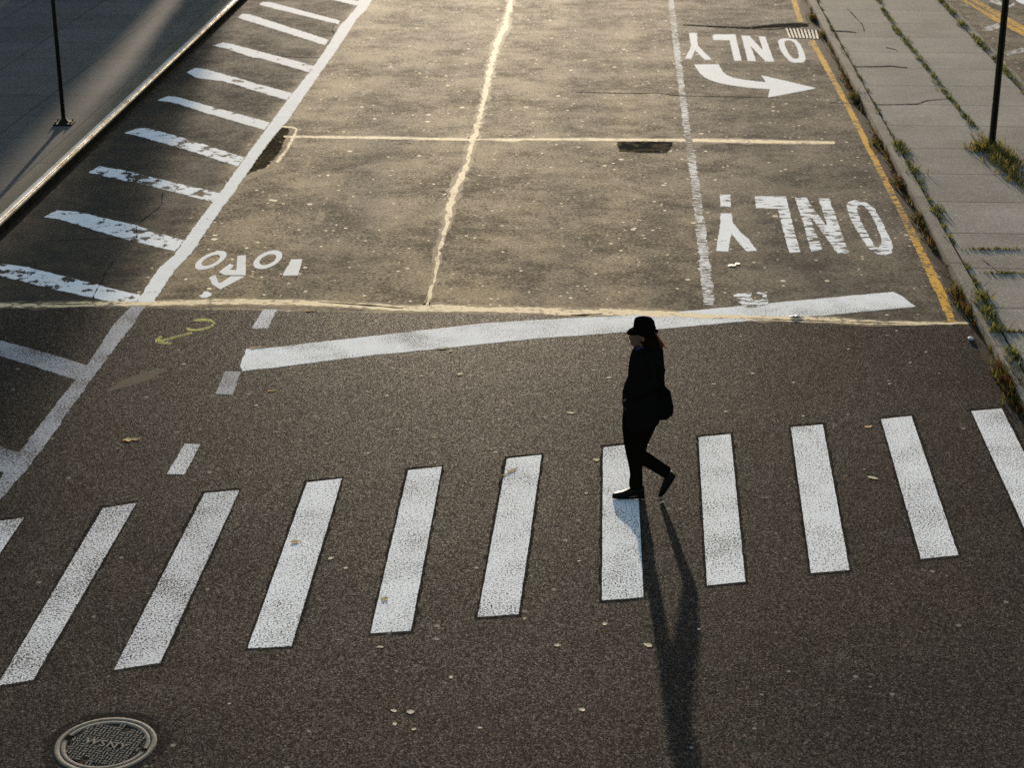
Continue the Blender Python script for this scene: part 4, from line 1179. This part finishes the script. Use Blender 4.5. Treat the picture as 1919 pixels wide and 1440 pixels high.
# trousers
bm = bmesh.new()
tube(bm, [(PP(1203, 764), .145, .165), (PP(1200, 780), .155, .165), (PP(1196, 795), .140, .15)])
def tleg(pts):
    tube(bm, [(PP(x, y, d), r, r2) for x, y, d, r, r2 in pts], 18)
tleg([(1193, 786, -.07, .132, .10), (1190, 805, -.06, .115, .10), (1187, 830, -.04, .087, .085), (1188, 855, -.025, .067, .07), (1191, 875, -.015, .060, .066), (1192.3, 890, -.005, .057, .065), (1191.5, 905, 0, .063, .066), (1192, 914, 0, .062, .064)])
tleg([(1210, 786, .07, .118, .10), (1205, 805, .065, .098, .095), (1198, 830, .05, .080, .083), (1196, 850, .04, .072, .075), (1208, 860, .035, .066, .07), (1228, 872, .03, .060, .066), (1244, 882.5, .022, .057, .062), (1252, 887.5, .02, .055, .06)])
trousers = fused('trousers', bm, M['trouser'], person, 0.009, 3)

# shoes
def shoe_front():
    bm = bmesh.new()
    sec = [(1207, .012, .10, .028), (1203, .0, .118, .036), (1194, .0, .115, .038), (1184, .0, .095, .038), (1176, .0, .070, .043), (1166, .0, .050, .046), (1157, .002, .040, .042), (1151, .006, .032, .032), (1148, .010, .024, .016)]
    rings = []
    for x, z0, z1, w in sec:
        X = PP(x, 930).x
        ring = []
        for k in range(16):
            th = 2 * math.pi * k / 16
            cy, sz = math.cos(th), math.sin(th)
            zz = z0 + (z1 - z0) * (0.5 + 0.5 * sz) if sz > 0 else z0 + (z1 - z0) * 0.5 * (1 - min(1, -sz * 1.25))
            ring.append(bm.verts.new((X, Yp + math.copysign(abs(cy) ** 0.7, cy) * w, max(zz, 0.0) + 0.0155)))
        rings.append(ring)
    for r0, r1 in zip(rings, rings[1:]):
        for k in range(16):
            bm.faces.new((r0[k], r0[(k + 1) % 16], r1[(k + 1) % 16], r1[k]))
    bm.faces.new(rings[0]); bm.faces.new(list(reversed(rings[-1])))
    bmesh.ops.recalc_face_normals(bm, faces=bm.faces[:])
    return bm
s1 = unparent_space(obj('shoe', shoe_front(), M['shoe'], smooth=True), person)
bm = bmesh.new()
outl = [(1208, .036), (1198, .037), (1184, .034), (1170, .044), (1158, .043), (1150, .030), (1147.5, .012)]
loop = [(PP(x, 930).x, Yp - w) for x, w in outl] + [(PP(x, 930).x, Yp + w) for x, w in reversed(outl)]
A = [bm.verts.new((x, y, 0.0085)) for x, y in loop]; B = [bm.verts.new((x, y, 0.022)) for x, y in loop]
for i in range(len(loop)):
    bm.faces.new((A[i], A[(i + 1) % len(loop)], B[(i + 1) % len(loop)], B[i]))
bm.faces.new(A); bm.faces.new(list(reversed(B)))
bmesh.ops.recalc_face_normals(bm, faces=bm.faces[:])
so = obj('sole', bm, M['coat']); so.data.transform(Matrix.Translation(-base)); so.parent = s1
bm = bmesh.new()
tube(bm, [(PP(1262.5, 886.5, .02), .030, .030), (PP(1257, 893, .02), .044, .038), (PP(1250.5, 903, .02), .043, .040), (PP(1246, 913, .02), .036, .044), (PP(1241, 922, .02), .028, .045), (PP(1237, 929, .02), .018, .034), (PP(1235.5, 931, .02), .010, .018)], 18)
tube(bm, [(PP(1257, 887, .02), .035, .035), (PP(1251, 891, .02), .05, .045)], 14)
s2 = fused('shoe', bm, M['shoe'], person, 0.006, 3)

# shirt collar
bm = bmesh.new()
tube(bm, [(PP(1192.5, 655.5, -.035), .012, .02), (PP(1197, 653, -.055), .012, .012), (PP(1203, 650.5, -.068), .010, .008)], 10)
fused('shirt_collar', bm, M['shirt'], person, 0.004, 2)

# hat
def hat():
    bm = bmesh.new(); n = 40
    prof = []
    # (centre px, py, half length px, half width m)
    for cx, py, a, b in ((1206, 602, .2, .001), (1206, 599, 6, .035), (1206, 597, 12, .060), (1206.5, 598, 16.5, .078), (1207, 602, 18.6, .088), (1207.5, 609, 19.8, .095), (1207, 618.5, 20.4, .098), (1205, 620.5, 24, .106), (1204, 620.5, 28.8, .116), (1204, 622, 29.2, .117), (1205, 622.3, 24, .106), (1207, 621, 20.5, .098), (1207, 620, .2, .001)):
        prof.append((cx, py, a, b))
    rings = []
    for i, (cx, py, a, b) in enumerate(prof):
        c = PP(cx, py)
        ring = []
        for k in range(n):
            th = 2 * math.pi * k / n
            x, y = math.cos(th), math.sin(th)
            dz = 0
            if 7 <= i <= 10:
                dz = 0.010 * y * y - 0.016 * (1 if i in (8, 9) else 0.4) * (x < 0) * abs(x) ** 2
            if 1 <= i <= 3:
                dz -= 0.012 * max(0, 1 - abs(y) * 2.2) * (1 if i < 3 else .4)
            ring.append(bm.verts.new(c + Vector((x * a * ms, y * b, dz))))
        rings.append(ring)
    for r0, r1 in zip(rings, rings[1:]):
        for k in range(n):
            bm.faces.new((r0[k], r0[(k + 1) % n], r1[(k + 1) % n], r1[k]))
    bmesh.ops.recalc_face_normals(bm, faces=bm.faces[:])
    return bm
hat_o = unparent_space(obj('hat', hat(), M['hat'], smooth=True), person)
bm = bmesh.new(); n = 40; rings = []
for cx, py, a, b in ((1208, 613, 20.9, .099), (1207.2, 617.8, 21.6, .103)):
    c = PP(cx, py)
    rings.append([bm.verts.new(c + Vector((math.cos(2 * math.pi * k / n) * a * ms, math.sin(2 * math.pi * k / n) * b, 0))) for k in range(n)])
for k in range(n):
    bm.faces.new((rings[0][k], rings[0][(k + 1) % n], rings[1][(k + 1) % n], rings[1][k]))
hb = obj('hat_band', bm, M['bag'], smooth=True); hb.data.transform(Matrix.Translation(-base)); hb.parent = hat_o

# hair: a mass over the back of the neck and loose strands
bm = bmesh.new()
tube(bm, [(PP(1209, 617), .09, .085), (PP(1212, 630), .082, .088), (PP(1217, 640), .088, .088), (PP(1224, 650), .086, .085), (PP(1229, 662), .070, .08), (PP(1234, 676), .050, .07), (PP(1238, 690), .020, .04)], 16)
bmesh.ops.recalc_face_normals(bm, faces=bm.faces[:])
unparent_space(obj('hair', bm, M['hair'], smooth=True), person)
bm = bmesh.new()
rh = random.Random(3)
for k in range(46):
    y0 = rh.uniform(-.06, .06); s = rh.uniform(0, 1)
    p0 = PP(1224 + 3 * s, 618 + 5 * s, y0); p1 = PP(1230 + 4 * s, 629 + 3 * s, y0 * 1.1 + rh.uniform(-.02, .02))
    p2 = PP(1235 + 7 * s, 639 + 3 * s, y0 * 1.15); p3 = PP(1238 + 8 * s, 645 + rh.uniform(0, 8), y0 * 1.2 + rh.uniform(-.02, .02))
    r = rh.uniform(.003, .006)
    tube(bm, [(p0, r, r), (p1, r, r), (p2, r * .8, r * .8), (p3, r * .25, r * .25)], 6)
bmesh.ops.recalc_face_normals(bm, faces=bm.faces[:])
unparent_space(obj('hair_strands', bm, M['hair_strand'], smooth=True), person)

# bag
bm = bmesh.new()
bd = -0.13
path = [(1238, 728, .045, .05), (1242, 736, .070, .066), (1242, 750, .082, .074), (1243, 764, .092, .076), (1243, 774, .088, .072), (1240, 782, .058, .055), (1239, 786, .02, .03)]
tube(bm, [(PP(x, y, bd), a, b) for x, y, a, b in path], 20)
tube(bm, [(PP(1230, 733, bd - .055), .012, .02), (PP(1250, 738, bd - .06), .012, .02), (PP(1256, 752, bd - .05), .012, .02)], 10)
bag = fused('shoulder_bag', bm, M['bag'], None, 0.008, 3)
rebase(bag, PP(1242, 770, bd))
tag(bag, 'black rounded shoulder bag hanging at the back of the walking person', 'bag')
bm = bmesh.new()
tube(bm, [(PP(1238, 732, bd - .02), .012, .006), (PP(1236, 712, -.30), .012, .006), (PP(1232, 690, -.305), .012, .006), (PP(1224, 664, -.19), .012, .006), (PP(1214, 651, -.13), .012, .006)], 8)
bmesh.ops.recalc_face_normals(bm, faces=bm.faces[:])
unparent_space(obj('strap', bm, M['bag'], smooth=True), bag)

# ================================================================== UNSEEN BUILDINGS AND TREE ADDED TO SHADE THE LEFT SIDE
def building(name, x0, x1, y0, y1, h, label):
    e = empty(name, Vector(((x0 + x1) / 2, y0, 0)), label, 'building')
    w, d = x1 - x0, y1 - y0
    bm = bmesh.new(); bmesh.ops.create_cube(bm, size=1)
    for v in bm.verts: v.co = Vector((v.co.x * w, v.co.y * d + d / 2, v.co.z * h + h / 2))
    obj('wall', bm, M['brick'], e)
    bm = bmesh.new(); bmesh.ops.create_cube(bm, size=1)
    for v in bm.verts: v.co = Vector((v.co.x * w * 0.999, v.co.y * (d + 0.3) + d / 2, v.co.z * 0.5 + h + 0.25))
    obj('cornice', bm, M['trim'], e)
    nx = max(1, int(w / 2.4))
    for fl in range(int(h / 3.4)):
        for k in range(nx):
            cx = -w / 2 + (k + 0.5) * w / nx; cz = 1.9 + fl * 3.4
            bm = bmesh.new(); bmesh.ops.create_cube(bm, size=1)
            for v in bm.verts: v.co = Vector((cx + v.co.x * 1.1, -0.01 + v.co.y * 0.03, cz + v.co.z * 1.7))
            obj('window', bm, M['glass'], e)
    return e
SUN_AZ = -0.020
SUN_EL = R(6.6)
YB = 65.0
building('shade_caster_building', -11.35, -8.36, YB, YB + 14, 13.6, 'narrow brick building outside the frame, added to shade the left pavement')
building('shade_caster_building', -36.0, -11.62, YB, YB + 14, 17.0, 'wide brick building on the left, added outside the frame to shade the pavement')

tr = empty('shade_caster_tree', Vector((-7.0, YB - 1.5, 0)), 'leaning street tree added outside the frame, crown shaped to shade the hatched strip', 'tree')
bm = bmesh.new()
prev = Vector((-0.3, 0, 0))
for q, r0, r1 in ((Vector((-0.25, 0, 1.2)), .22, .19), (Vector((0.05, 0, 2.8)), .19, .16), (Vector((0.5, 0.1, 4.6)), .16, .12), (Vector((0.3, 0, 6.5)), .12, .06)):
    cyl_bm(bm, prev, q, r0, r1, 12); prev = q
for _ in range(9):
    z = rg.uniform(2.4, 5.6); a = rg.uniform(0, 6.28)
    p = Vector((-0.2 + 0.14 * z, 0, z)); cyl_bm(bm, p, p + Vector((math.cos(a) * .8, math.sin(a) * .8, 0.7)), .05, .02, 8)
obj('trunk', bm, M['bark'], tr, smooth=True)
verts, faces = [], []
rt = random.Random(12)
def crown_at(z):  # crown outline shaped for the shade edge it throws on the ground
    pts = [(1.3, -7.3, .25), (2.0, -7.22, .55), (2.9, -7.15, .66), (3.7, -6.85, .74), (4.6, -6.5, .93), (5.1, -6.75, 1.25), (5.8, -7.2, 1.75), (7.0, -7.3, 1.6), (8.0, -7.2, .9), (8.6, -7.2, .3)]
    for (z0, c0, w0), (z1, c1, w1) in zip(pts, pts[1:]):
        if z0 <= z <= z1:
            f = (z - z0) / (z1 - z0)
            return c0 + (c1 - c0) * f, w0 + (w1 - w0) * f
    return -7.2, .2
for _ in range(9500):
    z = rt.uniform(1.3, 8.6)
    c, w = crown_at(z)
    a = rt.uniform(0, 6.283); rr = math.sqrt(rt.random()) * w * (1 + 0.18 * math.sin(3 * a + z * 2.3))
    p = Vector((c + math.cos(a) * rr + 7.0, math.sin(a) * rr, z))
    s = rt.uniform(.05, .10)
    u = Vector((rt.gauss(0, 1), rt.gauss(0, 1), rt.gauss(0, .6))).normalized(); v = u.orthogonal().normalized() * s * 0.6
    i0 = len(verts)
    verts += [tuple(p - u * s), tuple(p + v), tuple(p + u * s), tuple(p - v)]
    faces.append((i0, i0 + 1, i0 + 2, i0 + 3))
obj('crown', (verts, [], faces), M['tree_leaf'], tr)

# ================================================================== CAMERA, SKY, SUN
cam = bpy.data.cameras.new('camera')
cam.sensor_width = 36.0; cam.sensor_fit = 'HORIZONTAL'
cam.lens = 36.0 * F / 1919.0
cam.clip_end = 3000; cam.clip_start = 0.1
cam.dof.use_dof = True; cam.dof.focus_distance = 17.5; cam.dof.aperture_fstop = 2.8
co = bpy.data.objects.new('camera', cam)
co.location = (0, 0, H); co.rotation_euler = (math.pi / 2 - PITCH, 0, 0)
C.objects.link(co)
scene.camera = co

w = bpy.data.worlds.new('World'); scene.world = w
w.use_nodes = True
wt = w.node_tree
sky = wt.nodes.new('ShaderNodeTexSky'); sky.sky_type = 'NISHITA'; sky.sun_disc = False
sky.sun_elevation = SUN_EL; sky.sun_rotation = SUN_AZ
sky.air_density = 1.0; sky.dust_density = 1.0; sky.ozone_density = 1.0
bg = wt.nodes['Background']
wt.links.new(sky.outputs[0], bg.inputs[0])
bg.inputs[1].default_value = 0.13

sl = bpy.data.lights.new('sun', 'SUN'); sl.energy = 5.0; sl.angle = R(0.85); sl.color = (1.0, 0.84, 0.64)
so_ = bpy.data.objects.new('sun', sl)
sd = Vector((math.sin(SUN_AZ) * math.cos(SUN_EL), math.cos(SUN_AZ) * math.cos(SUN_EL), math.sin(SUN_EL)))
so_.rotation_euler = sd.to_track_quat('Z', 'Y').to_euler(); so_.location = (-3, 40, 20)
C.objects.link(so_)

scene.view_settings.view_transform = 'Standard'; scene.view_settings.look = 'None'
scene.view_settings.exposure = 1.3; scene.view_settings.gamma = 1.0
scene.render.engine = 'CYCLES'
scene.cycles.use_denoising = False
scene.cycles.max_bounces = 6
